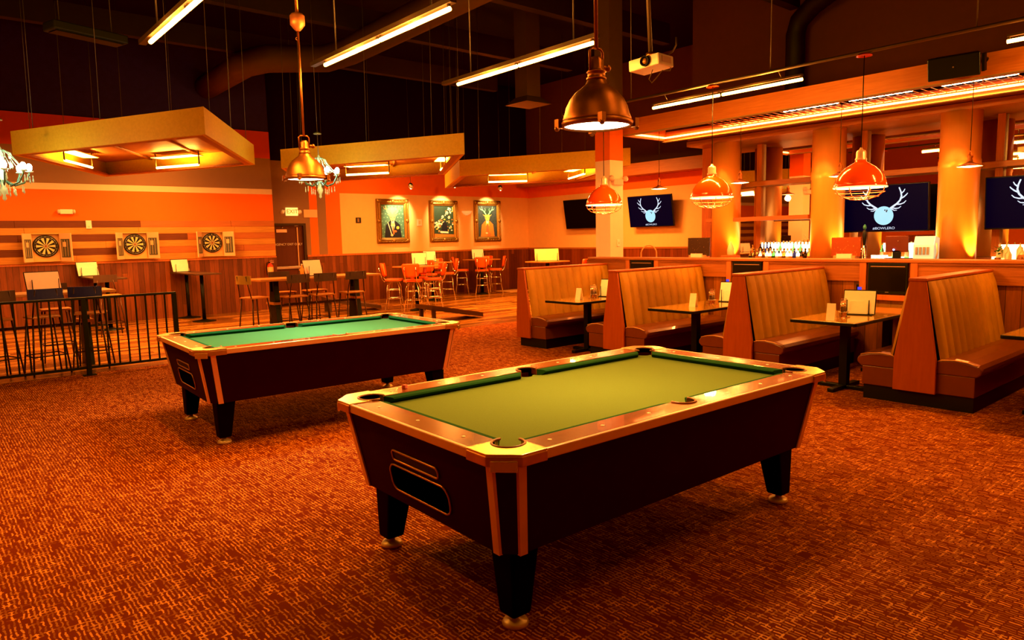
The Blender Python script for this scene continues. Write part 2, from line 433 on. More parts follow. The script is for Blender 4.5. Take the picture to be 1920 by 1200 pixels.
# square post by the end of the half wall
mb = MB(); c0 = (9.2, 8.205); ww = 0.335
mb.m(0).box(9.2, 9.2+ww, 8.205, 8.205+ww, 0, 2.93); mb.m(1).box(9.199, 9.2+ww+0.001, 8.204, 8.206+ww, 2.93, 3.46); mb.m(2).box(9.2, 9.2+ww, 8.205, 8.205+ww, 3.46, ZC)
struct(mb.build('column_square', [mat('post_cream', (0.98,0.74,0.56), 0.7, var=0.04), m_orange, mat('post_dark', (0.16,0.09,0.07), 0.8)]))

# half wall behind the booths
XW, YE, ZT = 8.9, 8.40, 1.29
hw = struct(MB().box(XW, XW+0.22, -3.0, YE, 0, ZT-0.04).build('half_wall', m_oak_y))
MB().box(XW-0.035, XW+0.26, -3.0, YE+0.03, ZT-0.04, ZT).build('ledge', m_oak, hw, bevel=0.008)
TVR = [(7.03, 7.49), (5.16, 5.62), (3.29, 3.75), (1.42, 1.88)]
mb = MB()
edges = sorted([(a-0.10, b+0.10) for a, b in TVR]); prev = -3.0
m_panel = wood('oak_rail_panel', (0.30,0.09,0.018), (0.50,0.18,0.04), 'Y', 0.4, grain=30, contrast=1.3)
for a, b in edges+[(YE+0.06, 0)]:
    y0, y1 = prev, a
    mb.box(XW-0.012, XW, y0, y1, 1.02, 1.25)                                     # flat rail
    mb.box(XW-0.022, XW-0.01, y0+0.0, y1, 1.225, 1.25); mb.box(XW-0.022, XW-0.01, y0, y1, 1.02, 1.04)
    prev = b
mb.build('rail_panel', m_panel, hw)
mb = MB()
for a, b in TVR:
    for y in (a-0.10, b+0.02): mb.box(XW-0.028, XW, y, y+0.08, 0.80, 1.25)
    mb.box(XW-0.028, XW, a-0.02, b+0.02, 0.80, 0.865)
mb.build('screen_frame', m_oakx, hw, bevel=0.004)
for i, (a, b) in enumerate(TVR):
    lb = ['small black screen set in half wall behind the frontmost booth table', 'small black screen in half wall beside the frontmost table with white cards', 'small black screen in half wall above the second booth back', 'small black screen in half wall near the square column'][::-1][i]
    t = thing('wall_screen', lb, 'television', (XW-0.03, (a+b)/2, 0.88), -PI/2, 'small screens set in the half wall')
    h = 0.365; wd = (b-a)/2-0.005
    MB().box(-wd, wd, 0, 0.028, 0, h).build('casing', m_blkplastic, t, bevel=0.006)
    MB().box(-wd+0.02, wd-0.02, -0.003, 0, 0.035, h-0.06).build('screen', mat('screen_off', (0.015,0.010,0.008), 0.12, var=0.05), t)
    MB().box(-wd+0.03, wd-0.03, -0.004, 0, h-0.045, h-0.035).build('speaker_strip', mat('strip_tan', (0.45,0.22,0.10), 0.4), t)
    MB().box(-0.02, 0.02, -0.004, 0, 0.015, 0.022).build('badge', m_steel, t)

# soffit over the aisle between half wall and bar
ZS = 3.41
sof = struct(MB().box(9.80, 9.85, -2.0, 8.45, ZS, 3.67).build('soffit', wood('soffit_board', (0.66,0.24,0.045), (0.85,0.36,0.08), 'Y', 0.45, grain=26)))
MB().box(10.98, 11.03, -2.0, 8.45, ZS-0.03, 3.55).build('rear_board', m_oak, sof)
MB().box(9.85, 10.98, 8.40, 8.45, ZS-0.02, 3.67).build('end_board', m_oakx, sof)
MB().box(9.85, 11.03, -2.0, 8.40, 3.63, 3.67).build('top_panel', mat('soffit_inside', (0.62,0.16,0.05), 0.6), sof)
MB().box(9.80, 9.92, -2.0, 8.45, ZS-0.012, ZS).build('lower_lip', mat('lip_olive', (0.46,0.38,0.16), 0.5), sof)
MB().box(10.93, 11.03, -2.0, 8.45, ZS-0.045, ZS-0.03).build('lower_lip', mat('lip_olive', (0.46,0.38,0.16), 0.5), sof)

# ------------------------------------------------------------------ door wall fittings
d = struct(MB().box(7.03, 7.93, YW+0.06, YW+0.1, 0, 2.10).build('door_1', wood('door_dark', (0.10,0.018,0.008), (0.15,0.032,0.012), 'Z', 0.5)))
mb = MB(); mb.box(7.03, 8.0, YW-0.01, YW+0.1, 2.10, 2.16); mb.box(7.93, 8.0, YW-0.01, YW+0.1, 0, 2.10)
mb.build('door_frame', mat('frame_dark', (0.06,0.022,0.012), 0.5), d)
MB().box(7.08, 7.88, YW+0.0, YW+0.06, 0.98, 1.05).build('push_bar', m_steel, d, bevel=0.008)
MB().box(7.765, 7.79, YW+0.03, YW+0.06, 0.05, 2.06).build('latch_rod', mat('rod_pale', (0.75,0.45,0.25), 0.4, 0.4), d)
MB().box(7.22, 7.50, YW+0.045, YW+0.06, 1.93, 2.01).build('sign_plate', m_pink, d)
MB().box(7.70, 7.80, YW+0.02, YW+0.06, 2.09, 2.14).build('closer', m_steel, d)
MB().sphere((7.38, YW+0.05, 2.06), 0.025).build('viewer', m_steel, d)
text('lettering', 'EMERGENCY EXIT ONLY', 0.082, mat('letter_pale', (1.0,0.88,0.75), 0.5), d, (7.46, YW+0.055, 1.62), (PI/2, 0, 0))
t = thing('exit_sign', 'lit exit sign with two emergency lamp heads above the dark door', 'exit sign', (7.63, YW, 2.46))
MB().box(-0.16, 0.16, -0.06, 0, -0.105, 0.105).build('sign_box', mat('exit_face', (0.9,0.75,0.45), 0.5, emit=(1.0,0.72,0.25), es=0.9), t, bevel=0.008)
text('lettering', 'EXIT', 0.15, mat('exit_letters', (0.45,0.42,0.05), 0.5), t, (0, -0.063, 0), (PI/2, 0, 0))
for s in (-1, 1):
    mb = MB(); mb.lathe([(0.03,0.0),(0.05,-0.03),(0.06,-0.09)], 14); mb.T = None
    mb.build('lamp_head', m_white, t, loc=(s*0.23, -0.03, 0.03), rot=(R(50), s*R(-10), 0))
    MB().box(min(s*0.16, s*0.24), max(s*0.16, s*0.24), -0.04, -0.02, 0.01, 0.04).build('bracket', m_white, t)
tag(MB().box(-0.19, 0.19, -0.02, 0, -0.105, 0.105).build('blank_sign', mat('sign_blank', (0.85,0.55,0.32), 0.6), loc=(8.15, YW, 2.415), bevel=0.004), 'blank pale rectangular sign right of the exit sign', 'sign')
t = thing('fire_extinguisher', 'red fire extinguisher hanging on wainscot left of the dark door', 'extinguisher', (6.82, YD-0.12, 0.76))
MB().lathe([(0.055,0.0),(0.075,0.02),(0.075,0.33),(0.055,0.37),(0.03,0.39),(0.03,0.41)], 20).build('cylinder', mat('extinguisher_red', (0.75,0.06,0.02), 0.35), t)
MB().lathe([(0.0765,0.12),(0.0765,0.31)], 20, cap=False).build('label_band', mat('ext_label', (0.85,0.55,0.25), 0.6), t)
MB().box(-0.02, 0.09, -0.015, 0.015, 0.41, 0.44).box(-0.02, 0.09, -0.015, 0.015, 0.46, 0.475).box(-0.02, 0.0, -0.015, 0.015, 0.41, 0.47).build('valve_handle', m_chrome, t)
MB().tube([(-0.02,0,0.43),(-0.08,0,0.41),(-0.10,0,0.3),(-0.085,0,0.12)], 0.01).build('hose', m_blk, t)
MB().box(-0.03, 0.03, 0.075, 0.12, 0.25, 0.35).build('wall_bracket', m_steel, t)
t = thing('emergency_light', 'pale twin-head emergency light on the orange wall above the dartboards', 'emergency light', (2.57, YD, 2.41))
MB().box(-0.12, 0.12, -0.07, 0, -0.05, 0.05).build('housing', m_white, t, bevel=0.012)
for s in (-1, 1): MB().sphere((s*0.14, -0.05, 0), 0.05, sc=(0.6,1,1)).build('lamp_head', mat('lamp_lens', (0.75,0.62,0.5), 0.2), t)
t = thing('thermostat', 'white switch plate over the top dark plank left of the middle dartboard', 'switch plate', (2.96, YD-0.026, 2.14))
MB().box(-0.055, 0.055, -0.02, 0, -0.09, 0.09).build('plate', m_white, t, bevel=0.006)
MB().box(-0.02, 0.02, -0.026, -0.02, -0.06, -0.03).build('button', m_pink, t)
t = thing('notice_plate', 'small dark square notice on tan wall left of the paintings', 'sign', (9.55, YW, 2.24))
MB().box(-0.08, 0.08, -0.015, 0, -0.075, 0.075).build('plate', mat('notice_dark', (0.05,0.03,0.02), 0.5), t, bevel=0.004)
MB().box(-0.035, 0.02, -0.018, -0.015, -0.05, 0.05).build('symbol', mat('notice_symbol', (0.35,0.2,0.1), 0.5), t)
t = thing('thermostat', 'pale switch plate between the deer portrait and the crowd painting', 'switch plate', (11.545, YW, 2.17))
MB().box(-0.085, 0.085, -0.02, 0, -0.10, 0.10).build('plate', m_white, t, bevel=0.008)
MB().box(-0.03, 0.03, -0.026, -0.02, -0.04, 0.05).build('rocker', m_cream, t)
t = thing('wall_sconce', 'pale half-bowl wall sconce between second and third painting', 'sconce', (13.3, YW, 2.48))
mb = MB(); prof = [(0.03,-0.09),(0.12,-0.05),(0.17,0.0),(0.185,0.04)]
vs = []; fs = []; n = 14
for r_, z in prof:
    for k in range(n+1): a = PI+PI*k/n; vs.append((r_*math.cos(a), r_*math.sin(a)*0.8, z))
for i in range(len(prof)-1):
    for k in range(n): fs.append((i*(n+1)+k, i*(n+1)+k+1, (i+1)*(n+1)+k+1, (i+1)*(n+1)+k))
mb.add(vs, fs, True); mb.build('bowl', mat('sconce_bowl', (0.9,0.6,0.3), 0.5, emit=(1.0,0.65,0.25), es=0.35), t)
MB().box(-0.03, 0.03, -0.02, 0, -0.1, 0.02).build('backplate', m_cream, t)
# square post thermostat
t = thing('wall_switch', 'small white switch plate low on the pinkish face of the square column', 'switch plate', (9.40, 8.204, 1.52))
MB().box(-0.035, 0.035, -0.015, 0, -0.06, 0.06).build('plate', m_white, t, bevel=0.004)
MB().box(-0.012, 0.012, -0.02, -0.015, -0.02, 0.02).build('rocker', m_cream, t)
t = thing('emergency_light', 'twin-head emergency light high on the square column behind the cage pendant', 'emergency light', (9.33, 8.204, 2.56))
MB().box(-0.10, 0.14, -0.07, 0, -0.05, 0.05).build('housing', mat('pink_plastic', (0.85,0.55,0.45), 0.5), t, bevel=0.01)
for s in (-0.16, 0.2): MB().sphere((s, -0.06, 0.06), 0.05).build('lamp_head', mat('pink_plastic', (0.85,0.55,0.45), 0.5), t)
# ================================================================== POOL TABLES
m_lam = wood('rail_laminate', (0.17,0.038,0.007), (0.33,0.095,0.018), 'X', 0.25, coat=0.5, grain=12)
m_lamtrim = mat('rail_trim', (0.95,0.52,0.27), 0.28, 0.15, var=0.1)
m_cab = mat('cabinet_maroon', (0.042,0.005,0.004), 0.6, var=0.2, spec=0.2)
m_cabend = mat('cabinet_gap', (0.025,0.006,0.006), 0.5, var=0.1)
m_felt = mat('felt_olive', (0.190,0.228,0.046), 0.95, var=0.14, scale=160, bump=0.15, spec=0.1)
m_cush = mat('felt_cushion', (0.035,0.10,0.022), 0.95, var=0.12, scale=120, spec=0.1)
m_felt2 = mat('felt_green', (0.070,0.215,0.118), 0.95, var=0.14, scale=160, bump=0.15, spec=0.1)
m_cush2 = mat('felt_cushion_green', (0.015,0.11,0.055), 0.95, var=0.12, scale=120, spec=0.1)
m_cast = mat('corner_metal', (1.0,0.72,0.30), 0.26, 0.8, var=0.15, scale=30)
m_skirt = mat('corner_copper', (0.70,0.32,0.12), 0.3, 0.6, var=0.2, scale=20)
m_pocket = mat('pocket_black', (0.003,0.003,0.003), 0.9, spec=0.03)
m_legblk = mat('leg_black', (0.008,0.007,0.008), 0.6, var=0.1, spec=0.12)
m_collar = mat('pocket_collar', (0.40,0.16,0.05), 0.35, var=0.1)
m_foot = mat('foot_tan', (0.70,0.50,0.22), 0.4, 0.3)
m_gold = mat('slot_trim', (0.55,0.28,0.09), 0.35, 0.7)
PL, PW, PZ = 2.50, 1.4556, 0.815
def arc(cx, cy, r, a0, a1, n=14): return [(cx+r*math.cos(R(a0+(a1-a0)*i/n)), cy+r*math.sin(R(a0+(a1-a0)*i/n))) for i in range(n+1)]
def rrect(x0, x1, y0, y1, r, n=5):
    return arc(x1-r, y0+r, r, -90, 0, n)+arc(x1-r, y1-r, r, 0, 90, n)+arc(x0+r, y1-r, r, 90, 180, n)+arc(x0+r, y0+r, r, 180, 270, n)
def pool_table(label, loc, rz, felt, cush):
    t = thing('pool_table', label, 'pool table', (loc[0], loc[1], 0), rz)
    L, W = PL, PW; ch = 0.085; s = 0.216; w = 0.15; pc = 0.15; pr = 0.066
    # cabinet: tapered, chamfered corners
    i0, i1, z0, z1 = 0.027, 0.10, 0.36, 0.785; c0, c1 = 0.075, 0.06
    def ring(i, c): return [(i+c,i),(L-i-c,i),(L-i,i+c),(L-i,W-i-c),(L-i-c,W-i),(i+c,W-i),(i,W-i-c),(i,i+c)]
    a = ring(i1, c1); b = ring(i0, c0); n = 8
    d_ = ring(0.09, 0.07)
    MB().add([(x,y,z0) for x,y in a]+[(x,y,z1) for x,y in b]+[(x,y,z1) for x,y in d_]+[(x,y,0.735) for x,y in d_], [tuple(range(n))[::-1], tuple(range(3*n,4*n))]+[(q*n+k,q*n+(k+1)%n,(q+1)*n+(k+1)%n,(q+1)*n+k) for q in range(3) for k in range(n)]).build('cabinet', m_cab, t)
    # two pale strips and a dark gap on every corner
    for cx, cy in ((0,0),(1,0),(1,1),(0,1)):
        def P_(x, y, z): return (x if not cx else L-x, y if not cy else W-y, z)
        mb = MB(); off = 0.007; ww = 0.034
        for kind in (0, 1):
            bot = [(i1+c1+ww, i1-off), (i1+c1-0.006, i1-off), (i1+c1-0.006, i1+0.012), (i1+c1+ww, i1+0.012)]
            top = [(i0+c0+ww, i0-off), (i0+c0-0.006, i0-off), (i0+c0-0.006, i0+0.012), (i0+c0+ww, i0+0.012)]
            if kind: bot = [(y, x) for x, y in bot]; top = [(y, x) for x, y in top]
            mb.hexa([P_(x,y,z0-0.004) for x,y in bot], [P_(x,y,z1-0.012) for x,y in top])
        mb.build('corner_strip', m_lamtrim, t)
    # top rails with pocket cut-outs
    long1 = [(s,0),(L-s,0),(L-s,w)]+arc(L/2, 0.128, 0.062, 20, -200, 18)+[(s,w)]
    MB().prism(long1, 0.775, PZ).build('side_rail', m_lam, t, bevel=0.004)
    MB().prism([(x, W-y) for x, y in long1], 0.775, PZ).build('side_rail', m_lam, t, bevel=0.004)
    m_lamy = wood('rail_laminate_end', (0.17,0.038,0.007), (0.33,0.095,0.018), 'Y', 0.25, coat=0.5, grain=12)
    for x0, x1 in ((0, w), (L-w, L)): MB().box(x0, x1, s, W-s, 0.775, PZ).build('end_rail', m_lamy, t, bevel=0.004)
    for x0, x1, y0, y1 in ((s-0.005, L-s+0.005, -0.008, 0.012), (s-0.005, L-s+0.005, W-0.012, W+0.008), (-0.008, 0.012, s-0.005, W-s+0.005), (L-0.012, L+0.008, s-0.005, W-s+0.005)):
        MB().box(x0, x1, y0, y1, 0.773, PZ+0.0015).build('apron_strip', m_lamtrim, t, bevel=0.006)
    cor = [(s,-0.012),(ch,-0.012),(-0.012,ch),(-0.012,s)]+arc(pc, pc, pr, 90, 360, 18)
    skirt = [(s,-0.016),(ch,-0.016),(-0.016,ch),(-0.016,s),(0.02,s),(0.02,ch+0.012),(ch+0.012,0.02),(s,0.02)]
    for cx, cy in ((0,0),(1,0),(1,1),(0,1)):
        fl = lambda q: [(x if not cx else L-x, y if not cy else W-y) for x, y in q]
        cc = MB().prism(fl(cor), 0.79, PZ+0.005).build('corner_casting', m_cast, t, bevel=0.004)
        MB().prism(fl(skirt), 0.770, PZ-0.004).build('skirt', m_skirt, cc, bevel=0.004)
        MB().prism(fl([(ch*0.82,-0.012+0.006),(ch*0.82-0.004,-0.016+0.006),(-0.016+0.006,ch*0.82-0.004),(-0.012+0.006,ch*0.82)]), 0.752, 0.796).build('crest', m_cast, cc, bevel=0.003)
        px, py = fl([(pc, pc)])[0]
        fa = fl(arc(pc, pc, pr-0.0015, 112, 338, 18)); n_ = len(fa)
        pk = MB().lathe([(0.0605,0.744),(0.060,0.72),(pr*0.7,0.66),(0.0,0.65)], 22, (px,py,0), cap=False).add([(x,y,0.765) for x,y in fa]+[(x,y,PZ+0.003) for x,y in fa], [(k,k+1,n_+k+1,n_+k) for k in range(n_-1)], True).build('pocket', m_pocket, t)
        fa = fl(arc(pc, pc, pr+0.003, 80, 370, 20))
        MB().tube([(x,y,PZ+0.004) for x,y in fa], 0.006, 6).build('collar', m_collar, pk)
    for y in (0.128, W-0.128):
        fa = arc(L/2, y, 0.0605, -20, -160, 14) if y < W/2 else arc(L/2, y, 0.0605, 20, 160, 14); n_ = len(fa)
        pk = MB().lathe([(0.057,0.744),(0.057,0.72),(0.04,0.66),(0.0,0.65)], 22, (L/2,y,0), cap=False).add([(a_,b_,0.765) for a_,b_ in fa]+[(a_,b_,PZ-0.001) for a_,b_ in fa], [(k,k+1,n_+k+1,n_+k) for k in range(n_-1)], True).build('pocket', m_pocket, t)
        fa = arc(L/2, y, 0.065, 15, -195, 18) if y < W/2 else arc(L/2, y, 0.065, -15, 195, 18)
        MB().tube([(a_,b_,PZ+0.002) for a_,b_ in fa], 0.006, 6).build('collar', m_collar, pk)
    # slate bed with cut-outs
    r_ = 0.047; q_ = 0.128; s_ = 0.118; r2_ = 0.044
    bed = arc(q_, q_, r_, 115, -25, 10)+arc(L/2, s_, r2_, 165, 15, 8)+arc(L-q_, q_, r_, 205, 65, 10)+arc(L-q_, W-q_, r_, 295, 155, 10)+arc(L/2, W-s_, r2_, -15, -165, 8)+arc(q_, W-q_, r_, 385, 245, 10)
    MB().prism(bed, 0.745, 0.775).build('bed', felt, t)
    # cushions: wedge prisms with mitred ends
    def cushion(p0, p1, inw):
        p0 = Vector(p0); p1 = Vector(p1); d = (p1-p0).normalized(); iw = Vector(inw)
        prof = [(0.0,0.752),(0.0,0.812),(0.036,0.806),(0.044,0.798),(0.022,0.776)]
        vs = []
        for p, sgn in ((p0, 1), (p1, -1)):
            for o_, z in prof: q = p+iw*o_+d*(sgn*o_*0.9); vs.append((q.x, q.y, z))
        m_ = len(prof)
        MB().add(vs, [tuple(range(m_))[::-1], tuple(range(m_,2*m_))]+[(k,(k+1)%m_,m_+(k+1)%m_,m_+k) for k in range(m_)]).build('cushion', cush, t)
    e = 0.222
    for y, iy in ((w, 1), (W-w, -1)):
        cushion((e,y), (L/2-0.066,y), (0,iy)); cushion((L/2+0.066,y), (L-e,y), (0,iy))
    for x, ix in ((w, 1), (L-w, -1)): cushion((x,e), (x,W-e), (ix,0))
    # sights
    mb = MB()
    for k in (1,2,3,5,6,7):
        for y in (0.08, W-0.08): mb.lathe([(0.009,PZ-0.001),(0.009,PZ+0.0015)], 10, (L*k/8,y,0))
    for k in (1,2,3):
        for x in (0.08, L-0.08): mb.lathe([(0.009,PZ-0.001),(0.009,PZ+0.0015)], 10, (x,W*k/4,0))
    mb.build('diamond_markers', mat('sight_pearl', (0.95,0.70,0.40), 0.3), t)
    # legs
    for cx in (0, 1):
        for cy in (0, 1):
            x, y = (0.228 if not cx else L-0.228), (0.222 if not cy else W-0.222)
            sx, sy = (-1 if not cx else 1), (-1 if not cy else 1)
            bx_, by_ = x+sx*0.022, y+sy*0.022
            bot = [(bx_-0.05,by_-0.05,0.055),(bx_+0.05,by_-0.05,0.055),(bx_+0.05,by_+0.05,0.055),(bx_-0.05,by_+0.05,0.055)]
            top = [(x-0.078,y-0.078,0.37),(x+0.078,y-0.078,0.37),(x+0.078,y+0.078,0.37),(x-0.078,y+0.078,0.37)]
            lg = MB().hexa(bot, top).build('leg', m_legblk, t, bevel=0.012)
            MB().lathe([(0.055,0.0),(0.058,0.012),(0.05,0.026),(0.02,0.034),(0.02,0.07)], 20, (bx_,by_,0)).build('foot', m_foot, lg)
    # ball return on the near end: two slots with gold edging, on the sloped end face
    sl = (i1-i0)/(z1-z0); ang = math.atan(sl)
    def onface(b, z, out): return (i0+sl*(z1-z)-out, b, z)
    for nm, (b0,b1,q0,q1,rr) in (('coin_slot', (0.53,0.93,0.590,0.640,0.02)), ('ball_return', (0.475,0.985,0.425,0.560,0.05))):
        pts = rrect(b0, b1, q0, q1, rr)
        o = MB().poly([onface(b_, z_, 0.003) for b_, z_ in pts]).build(nm, m_pocket if nm == 'ball_return' else m_cabend, t)
        MB().tube([onface(b_, z_, 0.004) for b_, z_ in pts], 0.0055, 6, closed=True).build('slot_trim', m_gold, o)
    return t
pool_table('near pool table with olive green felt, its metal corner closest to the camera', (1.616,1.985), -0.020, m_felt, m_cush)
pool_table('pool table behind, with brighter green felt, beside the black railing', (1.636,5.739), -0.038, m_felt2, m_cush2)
ca, sa = math.cos(-0.02), math.sin(-0.02)
tag(MB().cbox((0,0,0.011), (0.023,0.023,0.022)).build('chalk_cube', mat('chalk_pink', (0.75,0.22,0.12), 0.8), bevel=0.002, loc=(1.616+ca*0.40-sa*1.385, 1.985+sa*0.40+ca*1.385, PZ+0.0005), rot=(0,0,0.4)),
    'small pink chalk cube on the far rail of the near pool table', 'chalk')

# ================================================================== BRONZE PENDANTS over the tables
def bronze_pendant(loc, label):
    t = thing('pendant_lamp', label, 'pendant lamp', loc, group='bronze dome lamps over the pool tables')
    MB().lathe([(0.186,0.0),(0.186,0.02),(0.176,0.045),(0.165,0.085),(0.145,0.125),(0.115,0.16),(0.08,0.187),(0.058,0.205),(0.050,0.225),(0.046,0.23)], 40).build('shade', m_bronze, t)
    MB().lathe([(0.052,0.225),(0.054,0.236),(0.047,0.242),(0.047,0.262),(0.054,0.268),(0.047,0.275),(0.040,0.285),(0.040,0.325),(0.030,0.335),(0.028,0.345)], 24).build('neck', m_bronze, t)
    mb = MB()
    for s in (-1, 1): mb.tube([(s*0.048,0,0.27),(s*0.050,0,0.375),(s*0.035,0,0.39),(0,0,0.392)], 0.007, 8)
    for k in range(6): mb.tube([(0.034*math.cos(k*PI/3), 0.034*math.sin(k*PI/3), 0.285),(0.032*math.cos(k*PI/3), 0.032*math.sin(k*PI/3), 0.335)], 0.006, 6)
    mb.build('yoke', m_bronze, t)
    MB().tube([(0.045,0,0.30),(0.085,0,0.30)], 0.012, 10).sphere((0.088,0,0.30), 0.02).build('thumb_screw', m_bronze, t)
    rim = MB().lathe([(0.186,0.012),(0.196,0.004),(0.194,-0.016),(0.180,-0.020),(0.180,0.0)], 40, cap=False).build('rim_ring', m_bronze, t)
    for k in range(4):
        a = R(-40)+PI*k/2
        MB().cbox((0.207*math.cos(a), 0.207*math.sin(a), 0.0), (0.03,0.03,0.05)).sphere((0.215*math.cos(a), 0.215*math.sin(a), -0.025), 0.014).build('clamp', m_bronze, rim)
    MB().lathe([(0.0,-0.018),(0.09,-0.016),(0.178,-0.008)], 36, cap=False).build('lens', m_bulbw, t)
    top = ZC-loc[2]
    jb = MB().tube([(0,0,0.39),(0,0,1.36)], 0.011, 10).tube([(0,0,1.50),(0,0,top)], 0.016, 10).build('stem', m_bronze, t)
    j = MB().lathe([(0.02,1.34),(0.04,1.36),(0.072,1.40),(0.072,1.47),(0.05,1.495),(0.02,1.50)], 8).build('junction_box', mat('box_salmon', (0.55,0.22,0.10), 0.45, 0.5), t)
    MB().tube([(0.012*math.cos(k*0.6)-0.014, 0, 1.27+0.012*math.sin(k*0.6)) for k in range(11)], 0.004, 6).build('hook', m_bronze, jb)
    return t
bronze_pendant((2.885,2.665,2.245), 'large bronze dome pendant lamp hanging over the near pool table')
bronze_pendant((2.925,6.44,2.255), 'bronze dome pendant lamp over the brighter green pool table, smaller in view')
for x, y, z, pw, c_ in ((2.885,2.665,2.20,25,(1.0,0.66,0.30)), (2.925,6.44,2.21,34,(0.95,0.92,0.62))):
    area('pendant_light', (x, y, z), 0.3, 0.3, pw, c_, spread=R(150))

# ================================================================== FLUORESCENT STRIPS under the ceiling
def strip(x, y0, y1, label, z=3.40, lead=0.28, rods=True, rail=True):
    t = thing('tube_light', label, 'tube light', (x, y0, z), group='amber tube lights under the ceiling')
    L = y1-y0
    if rail: MB().box(-0.03, 0.03, -0.05, L+lead, 0.035, 0.075).build('housing', m_conduit, t)
    else: MB().box(-0.022, 0.022, 0, L, 0.04, 0.06).build('housing', m_conduit, t)
    for a, b in ((0.0, L/2-0.02), (L/2+0.02, L)):
        o = MB().tube([(0,a,0.0),(0,b,0.0)], 0.019, 12).build('lamp', m_tube, t)
        for q in (a+0.012, b-0.012): MB().cbox((0,q,0.02), (0.02,0.02,0.05)).build('lamp_holder', m_conduit, o)
    if rods:
        for q in (0.25, L-0.25): MB().tube([(0,q,0.07),(0,q,ZC-z)], 0.007, 6).build('rod', m_wire, t)
    else:
        for q in (0.25, L-0.25): MB().tube([(0,q,0.05),(-0.075,q,3.50-z)], 0.007, 6).build('rod', m_wire, t)
    area('tube_lamp_light', (x, (y0+y1)/2, z-0.03), 0.05, L, TUBE_W, AMBER)
    if TUBE_W > 20:
        for q in (0.27, 0.73): point('tube_glow_light', (x, y0+q*L, z-0.05), 62, AMBER, 0.06)
    return t
TUBE_W = 34
strip(1.75, 4.70, 6.83, 'amber tube light at far upper left, cut by the frame top')
strip(3.32, 4.58, 6.72, 'double amber tube light right of the small bronze pendant, slanting to the frame top')
strip(4.93, 4.59, 6.69, 'double amber tube light just left of the big bronze pendant')
TUBE_W = 66
strip(7.93, 4.15, 6.28, 'double amber tube light under the projector, on the long pipe', z=3.37, rods=False, rail=False)
strip(7.93, 0.04, 2.17, 'amber tube light at the right edge above the black speaker', z=3.35, rods=False, rail=False)
TUBE_W = 6  # unseen tube rows added as fill for room and foreground carpet
for x in (0.15, 1.75, 3.32, 4.93):
    for y in ((0.2, -4.2) if x > 1 else (4.6, 0.2, -4.2)):
        TUBE_W = 36 if y > 4 else ({4.93: 19.5, 3.32: 8}.get(x, 3) if y > 0 else 4)
        strip(x, y, y+2.13, 'unseen amber tube light added for fill, in rows outside the view')
# the conduit carrying the cage pendants
p = tag(MB().tube([(7.85,-2.0,3.50),(7.85,7.95,3.515)], 0.020, 8).build('lamp_rail', m_conduit), 'long thin pipe running under the ceiling that carries the red cage pendants', 'pipe')
mb = MB()
for y in (6.6, 4.5, 2.4): MB().tube([(7.85,y,3.51),(7.85,y,ZC)], 0.007, 6).build('hanger_rod', m_wire, p)

# ================================================================== RED CAGE PENDANTS over the booth tables
m_enamel = mat('orange_enamel', (0.92,0.13,0.012), 0.16, coat=0.6, var=0.04)
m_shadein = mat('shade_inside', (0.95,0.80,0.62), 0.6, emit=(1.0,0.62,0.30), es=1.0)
def cage_pendant(loc, label):
    t = thing('cage_pendant', label, 'pendant lamp', loc, group='orange enamel cage lamps over the booth tables')
    MB().lathe([(0.258,0.0),(0.262,0.008),(0.255,0.05),(0.235,0.11),(0.20,0.165),(0.155,0.21),(0.10,0.245),(0.065,0.265),(0.055,0.285)], 40, cap=False).build('shade', m_enamel, t)
    MB().lathe([(0.250,0.004),(0.245,0.05),(0.225,0.11),(0.19,0.16),(0.145,0.20),(0.09,0.235),(0.0,0.25)], 36, cap=False).build('shade_lining', m_shadein, t)
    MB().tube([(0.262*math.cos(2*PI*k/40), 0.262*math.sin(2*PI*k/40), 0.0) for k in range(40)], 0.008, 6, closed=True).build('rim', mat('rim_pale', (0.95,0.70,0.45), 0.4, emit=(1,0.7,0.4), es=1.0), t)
    MB().lathe([(0.055,0.28),(0.060,0.30),(0.050,0.315),(0.050,0.37),(0.042,0.39),(0.02,0.40),(0.012,0.42)], 20).build('socket_cap', mat('cap_pale', (0.95,0.62,0.50), 0.3, 0.35, var=0.05), t)
    mb = MB()
    for k in range(8):
        a = 2*PI*k/8
        mb.tube([(0.255*math.cos(a),0.255*math.sin(a),-0.004),(0.245*math.cos(a),0.245*math.sin(a),-0.05),(0.19*math.cos(a),0.19*math.sin(a),-0.095),(0.10*math.cos(a),0.10*math.sin(a),-0.125),(0.0,0.0,-0.135)], 0.0045, 5)
    for r_, z_ in ((0.243,-0.052),(0.185,-0.098),(0.10,-0.126)): mb.tube([(r_*math.cos(2*PI*k/30), r_*math.sin(2*PI*k/30), z_) for k in range(30)], 0.0045, 5, closed=True)
    mb.build('cage', mat('cage_wire', (0.55,0.20,0.07), 0.4, 0.3), t)
    MB().sphere((0,0,0.06), 0.055, sc=(1,1,1.3)).build('bulb', emis('cage_bulb', (1.0,0.62,0.28), 2.5), t)
    MB().tube([(0,0,0.41),(0,0,3.47-loc[2])], 0.005, 6).build('cord', m_blk, t)
    MB().lathe([(0.075,3.475-loc[2]),(0.08,3.465-loc[2]),(0.06,3.49-loc[2]),(0.02,3.50-loc[2])], 24).build('canopy', m_enamel, t)
    return t
for y, lb in ((3.43,'largest orange cage pendant, in front of the antler screen at the bar'), (5.28,'middle orange cage pendant lamp by the first round column'), (7.12,'smallest orange cage pendant, in front of the square column'), (1.55,'orange cage pendant over the frontmost booth table, outside the view')):
    cage_pendant((7.85, y, 2.10), lb)
    point('cage_pendant_light', (7.85, y, 2.04), 26, (1.0,0.55,0.2), 0.08)

